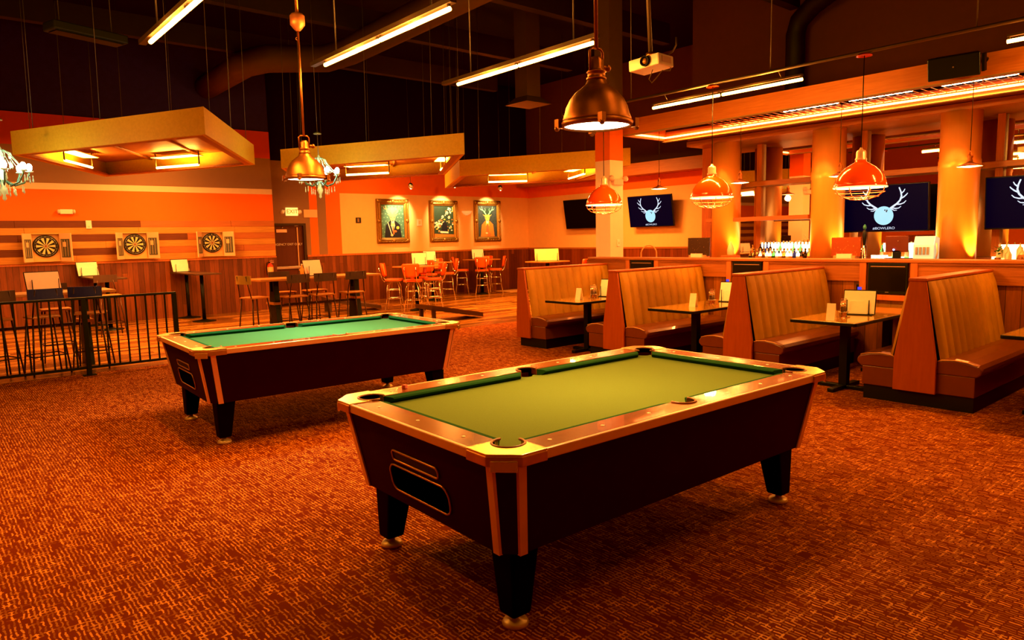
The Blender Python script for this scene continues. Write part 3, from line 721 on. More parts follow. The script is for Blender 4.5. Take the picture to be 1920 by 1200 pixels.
# ================================================================== DISC PENDANTS by the bar aisle
def disc_pendant(loc, label):
    t = thing('disc_pendant', label, 'pendant lamp', loc, group='small flat shade pendants under the soffit')
    MB().lathe([(0.145,0.0),(0.148,0.006),(0.10,0.025),(0.05,0.045),(0.03,0.06)], 28, cap=False).build('shade', mat('disc_brown', (0.22,0.10,0.05), 0.35, 0.6), t)
    MB().lathe([(0.03,0.055),(0.034,0.07),(0.026,0.10),(0.036,0.12),(0.03,0.15),(0.012,0.17),(0.006,0.20)], 14).build('socket', m_bronze, t)
    MB().lathe([(0.0,-0.012),(0.05,-0.008),(0.14,0.002)], 24, cap=False).build('underside', mat('disc_glow', (0.9,0.85,0.75), 0.5, emit=(1.0,0.78,0.5), es=0.6), t)
    MB().tube([(0,0,0.19),(0,0,3.62-loc[2])], 0.004, 6).build('cord', m_blk, t)
    point('disc_pendant_light', (loc[0], loc[1], loc[2]-0.08), 40, (1.0,0.48,0.13), 0.06)
    return t
for y, z, lb in ((8.10,2.47,'flat brown disc pendant above the antler screen right of the square column'), (6.46,2.455,'flat disc pendant in front of the first round column'), (4.84,2.43,'flat disc pendant half hidden behind the largest orange cage pendant'), (3.18,2.42,'flat disc pendant in front of the third round column, beside the right screen')):
    disc_pendant((10.4, y, z), lb)

# ================================================================== WOOD CANOPIES
m_can = wood('canopy_board', (0.62,0.36,0.022), (0.80,0.50,0.045), 'X', 0.55, grain=10, contrast=0.8)
m_canin = wood('canopy_inside', (0.42,0.15,0.04), (0.56,0.23,0.06), 'X', 0.5, grain=12)
def canopy(c1, label, lamps, zb=3.0):
    t = thing('wood_canopy', label, 'ceiling canopy', (c1[0], c1[1], zb), group='suspended timber canopies')
    A, B_, C_, D_ = Vector((0,0)), Vector((1.75,3.05)), Vector((0.10,6.40)), Vector((-1.65,3.35))
    P_ = [A, B_, C_, D_]; ctr = sum(P_, Vector((0,0)))/4
    inn = [ctr+(q-ctr)*0.965 for q in P_]; rimin = [ctr+(q-ctr)*0.90 for q in P_]
    for k in range(4):
        a, b, ai, bi = P_[k], P_[(k+1)%4], inn[k], inn[(k+1)%4]
        MB().hexa([(a.x,a.y,0),(b.x,b.y,0),(bi.x,bi.y,0),(ai.x,ai.y,0)], [(a.x,a.y,0.335),(b.x,b.y,0.335),(bi.x,bi.y,0.335),(ai.x,ai.y,0.335)]).build('fascia', m_can, t)
    mb = MB()
    for k in range(4):
        a, b, ai, bi = inn[k], inn[(k+1)%4], rimin[k], rimin[(k+1)%4]
        mb.hexa([(a.x,a.y,0.0),(b.x,b.y,0.0),(bi.x,bi.y,0.0),(ai.x,ai.y,0.0)], [(a.x,a.y,0.03),(b.x,b.y,0.03),(bi.x,bi.y,0.03),(ai.x,ai.y,0.03)])
    mb.build('lower_rim', m_canin, t)
    MB().poly([(q.x,q.y,0.26) for q in inn]).build('deck', m_canin, t)
    mb = MB()
    for f_ in (0.33, 0.66):
        p0 = P_[0].lerp(P_[3], f_); p1 = P_[1].lerp(P_[2], f_); p0 = ctr+(p0-ctr)*0.96; p1 = ctr+(p1-ctr)*0.96
        mb.tube([(p0.x,p0.y,0.24),(p1.x,p1.y,0.24)], 0.02, 6)
    mb.build('brace', m_canin, t)
    for k in range(4):
        for f_ in (0.12, 0.5, 0.85):
            q = ctr+(P_[k].lerp(P_[(k+1)%4], f_)-ctr)*0.98
            MB().tube([(q.x,q.y,0.33),(q.x+0.05,q.y,ZC-zb)], 0.0045, 5).build('hanger_wire', m_wire, t)
    for a, b, lb in lamps:
        a = Vector(a); b = Vector(b); mid = (a+b)/2; ang = math.atan2(b.y-a.y, b.x-a.x); L = (b-a).length/2
        f = thing('canopy_tube', lb, 'tube light', (mid.x, mid.y, zb+0.02), ang, group='tube lights inside the timber canopies')
        MB().tube([(-L,0,0),(L,0,0)], 0.020, 10).build('lamp', m_tube2, f)
        for s in (-1, 1): MB().tube([(s*L*0.98,0,0.0),(s*L*1.03,0,0.02),(s*L*1.03,0,0.24)], 0.012, 6).build('bracket', m_conduit, f)
        MB().box(-L*0.98, L*0.98, -0.13, 0.13, 0.16, 0.175).build('reflector', mat('reflector_pale', (0.95,0.85,0.55), 0.6), f)
        area('canopy_light', (mid.x, mid.y, zb-0.02), 2*L, 0.05, 110, (1.0,0.45,0.10), rot=(0,0,ang))
        area('canopy_uplight', (mid.x, mid.y, zb+0.05), 2*L, 0.05, 26, (1.0,0.62,0.12), rot=(PI,0,ang))
canopy((2.90,9.20), 'left wooden canopy hung over the dart area', [((3.45,13.70),(3.90,12.84),'tube light in the left canopy, nearer its right corner'), ((1.98,13.14),(2.52,14.10),'tube light in the left canopy, nearer the chandelier')])
canopy((6.91,9.25), 'middle wooden canopy over the communal table and emergency door', [((7.0,13.46),(7.53,12.67),'long tube light in the middle canopy left of the paintings'), ((8.14,11.70),(7.80,11.05),'short-looking tube light at the right end of the middle canopy')])
canopy((10.80,9.10), 'right wooden canopy partly behind the square column', [((10.88,13.63),(11.56,12.98),'tube light in the right canopy above the third painting'), ((12.05,12.05),(11.45,10.95),'tube light in the right canopy passing behind the square column')])

# ================================================================== CHANDELIERS
m_crys = mat('crystal', (0.60,0.78,0.64), 0.05, 0.0, trans=0.0, var=0.05, emit=(0.35,0.65,0.45), es=0.12)
def chandelier(loc, label):
    t = thing('chandelier', label, 'chandelier', loc, group='crystal chandeliers between the canopies')
    mb = MB(); mb.lathe([(0.0,-0.40),(0.03,-0.37),(0.02,-0.32),(0.06,-0.26),(0.03,-0.2),(0.05,-0.1),(0.025,0.0),(0.04,0.12),(0.02,0.2),(0.03,0.28),(0.01,0.33)], 14)
    mb.build('stem', m_crys, t)
    for k in range(8):
        a = 2*PI*k/8; ca_, sa_ = math.cos(a), math.sin(a)
        ar = MB().tube([(0.03*ca_,0.03*sa_,-0.12),(0.15*ca_,0.15*sa_,-0.19),(0.27*ca_,0.27*sa_,-0.15),(0.34*ca_,0.34*sa_,-0.04),(0.35*ca_,0.35*sa_,0.0)], 0.012, 6).build('arm', mat('chandelier_arm', (0.16,0.26,0.18), 0.2, 0.3), t)
        MB().sphere((0.35*ca_,0.35*sa_,0.06), 0.040, sc=(1,1,1.3)).build('bulb', emis('chandelier_bulb', (0.72,1.0,0.80), 45.0), ar)
        MB().lathe([(0.02,-0.01),(0.055,0.0),(0.05,0.01)], 10, (0.35*ca_,0.35*sa_,0.0)).build('candle_dish', m_crys, ar)
        for rr, z0 in ((0.35,-0.03),(0.27,-0.17),(0.16,-0.21),(0.39,-0.02)):
            aa = a+(0.2 if rr < 0.35 else 0.05)
            MB().lathe([(0.0,z0-0.13),(0.013,z0-0.10),(0.005,z0-0.055),(0.008,z0-0.04),(0.0,z0-0.02)], 6, (rr*math.cos(aa), rr*math.sin(aa), 0)).build('crystal_drop', m_crys, ar)
    mb = MB()
    for k in range(10):
        a = 2*PI*k/10
        mb.tube([(0.04*math.cos(a),0.04*math.sin(a),0.28),(0.13*math.cos(a),0.13*math.sin(a),0.24),(0.15*math.cos(a),0.15*math.sin(a),0.17)], 0.009, 5)
        mb.lathe([(0.0,0.02),(0.012,0.06),(0.004,0.13),(0.0,0.16)], 6, (0.14*math.cos(a),0.14*math.sin(a),0))
        mb.tube([(0.13*math.cos(a),0.13*math.sin(a),0.22),(0.24*math.cos(a),0.24*math.sin(a),0.09),(0.33*math.cos(a),0.33*math.sin(a),0.02)], 0.008, 4)
    mb.build('crystal_crown', m_crys, t)
    pts = [(0.012*(-1)**k, 0.012*(-1)**(k//2), 0.33+0.02*k) for k in range(16)]
    MB().tube([(0,0,0.33),(0,0,0.66)], 0.006, 6).build('chain', m_wire, t)
    MB().lathe([(0.075,0.665),(0.07,0.68),(0.02,0.70)], 16).build('ceiling_cap', mat('cap_green', (0.35,0.45,0.32), 0.3, 0.6), t)
    MB().tube([(0,0,0.70),(0,0,ZC-loc[2])], 0.005, 6).build('cord', m_wire, t)
    t.scale = (0.84, 0.84, 0.95)
    return t
chandelier((0.98,11.15,2.64), 'crystal chandelier at the left edge with glaring white bulbs')
chandelier((5.08,10.68,2.72), 'crystal chandelier peeking out behind the small bronze pendant')
# ================================================================== BOOTHS
m_uph = mat('upholstery_gold', (0.42,0.20,0.013), 0.7, var=0.28, scale=3.5, bump=0.1)
m_leather = mat('leather_brown', (0.20,0.055,0.016), 0.30, var=0.15, scale=5, coat=0.15)
m_endp = wood('booth_end', (0.37,0.08,0.014), (0.48,0.12,0.024), 'Z', 0.4, grain=10)
m_kick = mat('kick_black', (0.012,0.010,0.009), 0.4, var=0.1)
BP, BS, BX = 2.51, 1.845, 7.03
def booth(y, label, sides, L=1.83):
    t = thing('booth_bench', label, 'booth bench', (BX, y, 0), group='gold channel-backed booths along the half wall')
    lo = -0.185 if -1 in sides else -0.10; hi = 0.185 if 1 in sides else 0.12
    MB().prism([(lo,0.135),(hi,0.135),(hi*0.98,0.45),(0.068,1.17),(-0.068,1.17),(lo*0.98,0.45)], -0.035, 0.0, 'YZ').build('end_panel', m_endp, t, bevel=0.006)
    MB().box(-0.045, L, -0.078, 0.078, 1.165, 1.195).build('cap_rail', m_endp, t, bevel=0.008)
    for s in sides:
        # channelled back
        nch = 11; per = 7; NX = nch*per; NZ = 9; vs = []; fs = []
        for j in range(NZ+1):
            f_ = j/NZ; z = 0.44+f_*0.725; yb = 0.205-0.135*f_
            for i in range(NX+1):
                ph = (i % per)/per; bul = 0.042*math.sqrt(max(0.0, 1-(2*ph-1)**2)) if i < NX else 0
                bul *= 1.0-0.65*max(0, (f_-0.86)/0.14)
                vs.append((0.004+(L-0.01)*i/NX, s*(yb+bul), z))
        for j in range(NZ):
            for i in range(NX): q = j*(NX+1)+i; fs.append((q, q+1, q+NX+2, q+NX+1))
        MB().add(vs, fs, True).build('backrest', m_uph, t)
        # seat cushion with domed top
        vs = []; fs = []; n = 10
        xs = [0.0, 0.05, 0.4, L-0.4, L-0.05, L]
        prof = [(0.175,0.325),(0.50,0.325),(0.535,0.36),(0.535,0.405),(0.51,0.435),(0.42,0.462),(0.32,0.475),(0.22,0.468),(0.175,0.45)]
        m_ = len(prof)
        for x in xs:
            for yy, zz in prof: vs.append((x, s*yy, zz-(0.012 if x in (0.0, L) and zz > 0.4 else 0)))
        for i in range(len(xs)-1):
            for k in range(m_): fs.append((i*m_+k, i*m_+(k+1)%m_, (i+1)*m_+(k+1)%m_, (i+1)*m_+k))
        fs += [tuple(range(m_)), tuple(range((len(xs)-1)*m_, len(xs)*m_))]
        st = MB().add(vs, fs, False).build('seat', m_leather, t, bevel=0.012)
        MB().tube([(0.0,s*yy,zz-0.008) for yy, zz in ((0.50,0.44),(0.42,0.462),(0.32,0.472),(0.22,0.463),(0.185,0.45))], 0.006, 6).build('piping', mat('piping_gold', (0.75,0.40,0.15), 0.35), st)
    lo = -0.485 if -1 in sides else -0.10; hi = 0.485 if 1 in sides else 0.10
    MB().box(0.008, L, lo, hi, 0.14, 0.325).build('seat_base', m_leather, t, bevel=0.006)
    lo = -0.475 if -1 in sides else -0.10; hi = 0.475 if 1 in sides else 0.10
    MB().box(0.03, L, lo, hi, 0.0, 0.14).build('kick_base', m_kick, t)
    return t
booth(BP, 'nearest double booth bench, frontmost in the row, black kick base in full view', (-1, 1))
booth(BP+BS, 'second double booth bench, behind the far corner of the near pool table', (-1, 1))
booth(BP+2*BS, 'third double booth bench, next to the single one at the end', (-1, 1))
booth(BP+3*BS, 'single-sided booth bench at the far end of the row, bordering the wood floor', (-1,))
m_ttop = wood('table_top_gloss', (0.46,0.24,0.04), (0.58,0.32,0.06), 'X', 0.14, coat=0.6, grain=10, contrast=0.6)
def booth_table(y, label):
    t = thing('booth_table', label, 'table', (7.85, y, 0), group='long dark-edged tables between the booths')
    MB().box(-1.02, 1.02, -0.325, 0.325, 0.735, 0.756).build('table_top', m_ttop, t, bevel=0.004)
    MB().prism(rrect(-1.035, 1.035, -0.338, 0.338, 0.03), 0.722, 0.752).build('edge_band', m_blk, t, bevel=0.004)
    for x in (-0.50, 0.55):
        pd = MB().box(x-0.04, x+0.04, -0.04, 0.04, 0.03, 0.73).build('pedestal', m_blk, t)
        MB().box(x-0.30, x+0.30, -0.035, 0.035, 0, 0.04).box(x-0.035, x+0.035, -0.27, 0.27, 0, 0.039).build('foot_cross', m_blk, pd, bevel=0.006)
        MB().box(x-0.12, x+0.12, -0.12, 0.12, 0.70, 0.724).build('top_plate', m_blk, pd)
    return t
TY = [BP+0.80+BS*k for k in (-1, 0, 1, 2)]
for y, lb in zip(TY, ('booth table cut off by the right edge of the frame', 'booth table between the two nearest booths, white cards on top', 'booth table between second and third booth benches', 'booth table in front of the single end booth')): booth_table(y, lb)
# things on the booth tables
def card_tent(x, y, label, rz=0.0):
    t = thing('card_tent', label, 'table card', (x, y, 0.756), rz, 'white table cards on the booth tables')
    MB().hexa([(-0.04,-0.05,0),(0.04,-0.05,0),(0.04,-0.046,0),(-0.04,-0.046,0)], [(-0.04,-0.004,0.165),(0.04,-0.004,0.165),(0.04,0.0,0.165),(-0.04,0.0,0.165)]).build('front_leaf', m_paper, t)
    MB().hexa([(-0.04,0.046,0),(0.04,0.046,0),(0.04,0.05,0),(-0.04,0.05,0)], [(-0.04,0.0,0.165),(0.04,0.0,0.165),(0.04,0.004,0.165),(-0.04,0.004,0.165)]).build('rear_leaf', m_paper, t)
    return t
m_glass = mat('amber_glass', (0.75,0.42,0.20), 0.08, trans=0.85, var=0.1)
def cruet(x, y, label):
    t = thing('condiment_caddy', label, 'condiment caddy', (x, y, 0.756), group='clear condiment caddies on the booth tables')
    mb = MB(); mb.box(-0.06, 0.06, -0.045, 0.045, 0, 0.008)
    mb.tube([(-0.06,0,0.0),(-0.06,0,0.19),(0.06,0,0.19),(0.06,0,0.0)], 0.004, 6); mb.tube([(0.058*math.cos(k*PI/8),0.043*math.sin(k*PI/8),0.06) for k in range(16)], 0.0035, 5, closed=True)
    mb.build('wire_rack', m_chrome, t)
    for px, py in ((-0.03,0.0),(0.03,0.005)):
        j = MB().lathe([(0.024,0.008),(0.026,0.03),(0.022,0.09),(0.016,0.115)], 12, (px,py,0)).build('shaker', m_glass, t)
        MB().lathe([(0.018,0.115),(0.02,0.14),(0.01,0.15)], 12, (px,py,0)).build('lid', m_chrome, j)
    MB().box(-0.045, 0.045, -0.004, 0.004, 0.05, 0.175).build('packet_card', mat('packet', (0.65,0.40,0.22), 0.5), t)
    return t
def menu_stand(x, y, z, rz, label, wd=0.30, ht=0.235, m1=None, m2=None, group='menu stands on the booth tables', name='menu_stand'):
    m1 = m1 or m_paper; m2 = m2 or m_paper
    t = thing(name, label, 'menu stand', (x, y, z), rz, group)
    def leaf(x0, x1, y, d, z0, z1, tl): return MB().hexa([(x0,y,z0),(x1,y,z0),(x1,y+d,z0),(x0,y+d,z0)], [(x0,y+tl,z1),(x1,y+tl,z1),(x1,y+d+tl,z1),(x0,y+d+tl,z1)])
    leaf(-wd/2, wd/2, 0.02, 0.01, 0.012, ht+0.012, 0.07).build('menu_board', m1, t)
    leaf(-wd/2-0.008, wd/2+0.008, 0.031, 0.007, 0.004, ht+0.022, 0.072).build('backing', m_blk, t)
    leaf(-wd/2+0.05, wd/2-0.06, -0.012, 0.008, 0.012, ht*0.62, 0.042).build('drinks_menu', m2, t)
    mb = MB(); mb.box(-wd/2+0.01, wd/2-0.01, -0.05, 0.045, 0, 0.008)
    for s in (-1, 1): mb.tube([(s*(wd/2-0.045),-0.02,0.008),(s*(wd/2-0.045),-0.02,ht*0.68)], 0.005, 6)
    mb.build('stand', m_blk, t)
    return t
RZB = -PI/2+0.25   # facing back down the table towards the room
for k, (x, y, who) in enumerate(((6.98, TY[1], 'the table between the two nearest booths'), (7.27, TY[2], 'the table between second and third booths'), (7.16, TY[3], 'the table by the single end booth'))):
    card_tent(x, y-0.02, 'small white folded card on '+who, RZB)
for k, (x, y, who) in enumerate(((7.24, TY[1], 'the table between the two nearest booths'), (7.66, TY[2], 'the table between second and third booths'), (7.46, TY[3], 'the table by the single end booth'))):
    cruet(x, y-0.02, 'glass shaker caddy on '+who)
for k, (x, y, who) in enumerate(((7.56, TY[1], 'the table between the two nearest booths'), (8.05, TY[2], 'the table between second and third booths'), (7.75, TY[3], 'the table by the single end booth'))):
    menu_stand(x, y-0.03, 0.756, RZB, 'cream menus in a black stand on '+who)
for y, z, lb in ((3.84, 0.86, 'small black pager with blue lit screen behind menus on the frontmost set table'), (5.69, 0.90, 'small black pager with blue lit screen above menus of the second set table')):
    t = thing('wall_pager', lb, 'pager', (XW-0.026, y, z), -PI/2, 'blue lit pagers on the half wall')
    MB().box(-0.045, 0.045, 0, 0.025, 0, 0.125).build('casing', m_blkplastic, t, bevel=0.006)
    MB().box(-0.025, 0.025, -0.003, 0, 0.03, 0.09).build('screen', emis('pager_blue', (0.06,0.08,0.9), 1.1), t)

# ================================================================== TELEVISIONS
m_tvscreen = mat('tv_screen', (0.002,0.002,0.012), 0.5, var=0.1, emit=(0.002,0.0015,0.03), es=0.6, spec=0.08)
m_tvoff = mat('tv_off', (0.006,0.004,0.005), 0.4, var=0.1, spec=0.1)
m_ice = emis('logo_ice', (0.42,0.82,1.0), 0.98); m_ice2 = emis('logo_white', (0.68,0.82,1.0), 1.0)
def antlers(mb, y, s):
    for q in (-1, 1):
        f_ = lambda pts: [(q*a*s, b*s) for a, b in pts]
        mb.ribbon(f_([(0.13,0.19),(0.20,0.25),(0.30,0.33),(0.37,0.42),(0.40,0.53),(0.385,0.64),(0.345,0.76)]), 0.055*s, y, 0.03*s)
        mb.ribbon(f_([(0.385,0.46),(0.45,0.50),(0.51,0.56),(0.535,0.60)]), 0.042*s, y-0.0003, 0.02*s)
        mb.ribbon(f_([(0.40,0.60),(0.45,0.65),(0.475,0.71)]), 0.036*s, y-0.0003, 0.018*s)
        mb.ribbon(f_([(0.28,0.315),(0.37,0.31),(0.45,0.34),(0.50,0.40)]), 0.042*s, y-0.0003, 0.02*s)
        mb.ribbon(f_([(0.17,0.23),(0.27,0.20),(0.34,0.21),(0.39,0.255)]), 0.04*s, y-0.0003, 0.018*s)
        mb.ribbon(f_([(0.17,0.20),(0.24,0.15),(0.30,0.155)]), 0.034*s, y-0.0003, 0.016*s)
def television(x, y, z, wd, ht, tilt, label, on=True, off=0.0, rz=-PI/2):
    t = thing('television', label, 'television', (x, y, z), group='antler logo screens' if on else None, rot=(R(tilt), 0, rz))
    MB().box(-wd/2, wd/2, 0, 0.06, -ht/2, ht/2).build('casing', m_blkplastic, t, bevel=0.006)
    MB().box(-wd/2+0.015, wd/2-0.015, -0.003, 0, -ht/2+0.02, ht/2-0.015).build('screen', m_tvscreen if on else m_tvoff, t)
    MB().tube([(0,0.05,0),(0,0.22,-0.02)], 0.035, 8).build('mount', m_blk, t)
    if on:
        s = ht*0.80
        mb = MB(); q = []
        mb.disc((0,-0.0045,-0.155*ht), 0.20*ht, 32, 'Y').build('ball_logo', m_ice, t)
        mb = MB()
        for a, b in ((0.03,-0.01),(0.075,-0.015),(0.065,-0.045)): mb.disc((a*ht*0.9,-0.0055,b*ht*0.9-0.03*ht), 0.015*ht, 10, 'Y')
        mb.build('finger_holes', mat('hole_blue', (0.02,0.05,0.2), 0.5), t)
        mb = MB(); mb.T = Matrix.Translation((0,0,-0.17*ht)) @ Matrix.Diagonal((1.12,1,0.98,1)); antlers(mb, -0.004, ht*0.80); mb.build('antlers', m_ice2, t)
        text('lettering', '#BOWLERO', ht*0.075, m_ice2, t, (0,-0.004,-0.425*ht), (PI/2,0,0), extrude=0.0008, xs=1.12)
    return t
television(XT-0.30, 12.42, 2.30, 1.50, 0.86, 9, 'antler logo screen on the tan wall right of the square column')
television(XT-0.30, 14.98, 2.33, 1.52, 0.88, 9, 'switched-off black television partly hidden by the square column', on=False)
television(12.28, 4.97, 1.995, 1.36, 0.77, 5, 'antler logo screen on bar mirror behind largest orange cage pendant')
television(12.28, 2.85, 1.995, 1.36, 0.77, 5, 'antler logo screen at the right frame edge, cut by the border')

# ================================================================== BAR FITTINGS
wb = thing('back_bar', 'lit back bar counter under the mirror, mostly hidden by the half wall', 'bar counter', (12.22, 0, 0))
MB().box(-0.02, 0.46, -1.5, 8.1, 1.06, 1.10).build('counter_top', m_oak, wb)
MB().box(0.02, 0.46, -1.5, 8.1, 0.0, 1.06).build('cabinet', m_oakx, wb)
m_lightbox = emis('light_box', (1.0,0.93,0.66), 6.0)
m_lightbox2 = emis('light_box_gold', (1.0,0.80,0.36), 3.5)
for y0, y1, mm, z1 in ((6.12,7.40,m_lightbox,1.45), (4.62,5.10,m_lightbox,1.42), (2.35,3.50,m_lightbox2,1.38)):
    MB().box(0.40, 0.44, y0, y1, 1.10, z1).build('glow_panel', mm, wb)
    MB().box(0.20, 0.38, y0, y1, 1.10, 1.16).build('glow_step', mm, wb)
fb = thing('bar_counter', 'long wooden bar counter behind the half wall', 'bar counter', (10.7, 0, 0))
MB().box(0, 0.72, -2.0, 8.1, 1.06, 1.11).build('counter_top', m_oak, fb, bevel=0.01)
MB().box(0.15, 0.68, -2.0, 8.05, 0.0, 1.06).build('front', m_oakx, fb)
for y in (7.36, 6.06, 5.42, 4.10, 3.46): spot('column_uplight', (11.80, y, 1.16), (11.93, y+(0.2 if y in (7.36,5.42,3.46) else -0.2), 2.6), 34, (1.0,0.66,0.12), 70, 0.9, 0.03)
# bottles
def bottle_mesh(h, r, kind):
    if kind == 0: return [(r*0.9,0),(r,0.01),(r,h*0.55),(r*0.8,h*0.66),(r*0.35,h*0.74),(r*0.32,h*0.93),(r*0.4,h*0.94),(r*0.4,h)]
    if kind == 1: return [(r*0.9,0),(r,0.01),(r,h*0.48),(r*0.4,h*0.68),(r*0.3,h*0.92),(r*0.36,h*0.93),(r*0.36,h)]
    return [(r*0.9,0),(r,0.01),(r*1.05,h*0.4),(r,h*0.6),(r*0.45,h*0.7),(r*0.4,h*0.9),(r*0.5,h*0.91),(r*0.5,h)]
glasses = [mat('glass_clear_glow', (0.95,0.90,0.75), 0.06, trans=0.9, var=0.03, emit=(1.0,0.9,0.6), es=0.45), mat('glass_green', (0.15,0.45,0.12), 0.08, trans=0.7, var=0.1), mat('glass_amber', (0.70,0.30,0.05), 0.08, trans=0.7, var=0.1), mat('glass_dark', (0.06,0.02,0.012), 0.1, var=0.1), mat('glass_blue', (0.08,0.10,0.55), 0.1, trans=0.3, var=0.1)]  # clear glass emits faintly, standing in for the shelf glow behind it
gname = ['clear', 'green', 'amber', 'dark', 'blue']
cap_m = [mat('cap_white', (0.85,0.75,0.55), 0.4), mat('cap_cream', (0.8,0.65,0.35), 0.4), mat('cap_gold', (0.7,0.4,0.08), 0.3, 0.4)]
lab_m = [mat('label_cream', (0.9,0.8,0.6), 0.6), mat('label_orange', (0.8,0.3,0.08), 0.6), mat('label_black', (0.03,0.02,0.02), 0.5)]
protos = {}
rb = random.Random(11)
def bottle(x, y, z, gi, kind, h, label, group):
    key = (gi, kind, round(h,2))
    if key not in protos:
        r = 0.036; pf = bottle_mesh(h, r, kind)
        b = MB().lathe(pf, 14).build('liquor_bottle', glasses[gi])
        MB().lathe([(r*0.45,h-0.035),(r*0.45,h+0.008),(0.0,h+0.01)], 10, cap=False).build('cap', cap_m[(gi+kind)%3], b)
        MB().lathe([(r*1.03,h*0.14),(r*1.03,h*0.42)], 14, cap=False).build('label_band', lab_m[(gi*2+kind)%3], b)
        protos[key] = b; o = b
        o.location = (x, y, z); tag(o, label, 'bottle', group)
    else: o = dup(protos[key], loc=(x, y, z), label=label, group=group)
    return o
y = 7.30; k = 0
seq = [3,3,4,3,0,0,1,0,0,0,1,0,1,0,0,0,0,0]
for i in range(18):
    gi = seq[i]; h = 0.30 if i < 4 else (0.31 if i < 11 else 0.29)
    lab = {3:'dark bottle at the left of the lit shelf behind the first and second columns',4:'blue capped bottle among dark ones at left of the lit shelf',0:'clear bottle on the glowing upper step between first and second columns',1:'green glass bottle on the glowing step between first and second columns'}[gi]
    bottle(12.50, y, 1.16, gi, i % 3, h, lab, {3:'dark bottles left of the lit shelf',4:None,0:'clear bottles on the glowing step',1:'green bottles on the glowing step'}[gi])
    y -= 0.067
y = 7.38
seq2 = [2,2,2,0,2,0,0,1,0,0,2,0,0,4,0,3,3,2]
for i in range(18):
    gi = seq2[i]
    lab = {2:'amber bottle on the front row of the lit shelf between first and second columns',0:'short clear bottle on the front row of the lit shelf',1:'short green bottle in the front row of the lit shelf',4:'short blue bottle in the front row near the second column',3:'short dark bottle in the front row near the second column'}[gi]
    bottle(12.28, y, 1.10, gi, (i+1) % 3, 0.24, lab, {2:'amber bottles in the front row',0:'clear bottles in the front row',1:None,4:None,3:'dark bottles in the front row'}[gi])
    y -= 0.068
for i in range(7):
    bottle(12.50, 5.06-0.065*i, 1.16, 0 if i % 3 else 1, 1, 0.27, 'bottle on the white glowing shelf below the antler screen at the bar' if i % 3 else 'green bottle on the white glowing shelf below the antler screen', 'bottles below the bar screen' if i % 3 else 'green bottles below the bar screen')
# glasses and pointed jars under the right-hand screen
jar_p = None
for i in range(12):
    y = 3.36-0.085*i; back = i % 2
    if jar_p is None:
        jar_p = MB().lathe([(0.035,0),(0.045,0.02),(0.045,0.14),(0.03,0.17),(0.012,0.20),(0.004,0.25)], 12).build('spouted_jar', mat('jar_glow', (0.95,0.78,0.42), 0.2, trans=0.35, var=0.05))
        o = jar_p; o.location = (12.48, y, 1.16); tag(o, 'pale pointed-top jar on the golden lit shelf right of the third column', 'jar', 'pointed jars on the golden shelf')
    else: dup(jar_p, loc=(12.48 if back else 12.26, y, 1.16 if back else 1.10), group='pointed jars on the golden shelf')
mug_p = None
for i, y in enumerate((2.98, 2.70)):
    lb = ('round-bellied brown mug on the golden lit shelf, nearer the third column', 'round-bellied brown mug on the golden lit shelf, nearer the right frame edge')[i]
    t = thing('tiki_mug', lb, 'mug', (12.16, y, 1.10), group='round brown mugs')
    MB().lathe([(0.05,0),(0.075,0.03),(0.085,0.08),(0.07,0.13),(0.065,0.14)], 16).build('bowl', mat('mug_brown', (0.45,0.20,0.05), 0.4), t)
    MB().tube([(-0.08,0,0.03),(-0.125,0,0.05),(-0.125,0,0.1),(-0.078,0,0.11)], 0.01, 6).build('handle', mat('mug_brown', (0.45,0.20,0.05), 0.4), t)
t = thing('potted_sprig', 'small leafy green sprig in a cup beside the third round column', 'plant', (12.18, 3.30, 1.10))
MB().lathe([(0.03,0),(0.04,0.08),(0.042,0.1)], 14).build('cup', mat('cup_brown', (0.35,0.15,0.06), 0.4), t)
mb = MB(); rl_ = random.Random(5)
for k in range(26):
    a = rl_.uniform(0, 2*PI); e_ = rl_.uniform(0.3, 1.3); rr = rl_.uniform(0.05, 0.12); c = Vector((rr*math.cos(a)*math.cos(e_), rr*math.sin(a)*math.cos(e_), 0.13+rr*1.3*math.sin(e_)))
    d_ = Vector((math.cos(a), math.sin(a), 0.5)).normalized(); s_ = Vector((-math.sin(a), math.cos(a), 0))
    mb.add([c-d_*0.028, c+s_*0.016, c+d_*0.03, c-s_*0.016], [(0,1,2,3)])
mb.build('leaves', mat('sprig_green', (0.10,0.35,0.05), 0.5), t)
# white shaker bottle at the first column
tag(MB().lathe([(0.05,0),(0.062,0.02),(0.062,0.10),(0.045,0.17),(0.016,0.215),(0.012,0.25)], 18).build('sauce_bottle', mat('sauce_white', (0.9,0.72,0.5), 0.4), loc=(11.22, 7.14, 1.25)), 'white rounded squeeze bottle right beside the first column', 'bottle')
tag(MB().cbox((0,0,0.07), (0.16,0.3,0.14)).build('bar_crate', m_oakx, loc=(11.22, 7.14, 1.11), bevel=0.006), 'low wooden crate carrying the white squeeze bottle', 'crate')
def bar_panel(x, y, wd, z0, z1, m_, label, foot=True, cat='menu board', name='menu_board'):
    t = thing(name, label, cat, (x, y, 1.11), -PI/2)
    MB().box(-wd/2, wd/2, 0, 0.03, z0-1.11, z1-1.11).build('panel', m_, t, bevel=0.004)
    MB().box(-wd/2+0.06, wd/2-0.06, -0.06, 0.10, 0, z0-1.11+0.015).build('base', mat('base_tan', (0.75,0.42,0.18), 0.5), t, bevel=0.004)
    if foot: MB().box(-wd*0.22, wd*0.28, -0.10, -0.06, 0.05, z0-1.11+0.045).build('card_rail', m_paper, t)
    return t
m_speck = new_mat('speckled_panel'); MATS['speckled_panel'] = m_speck[0]
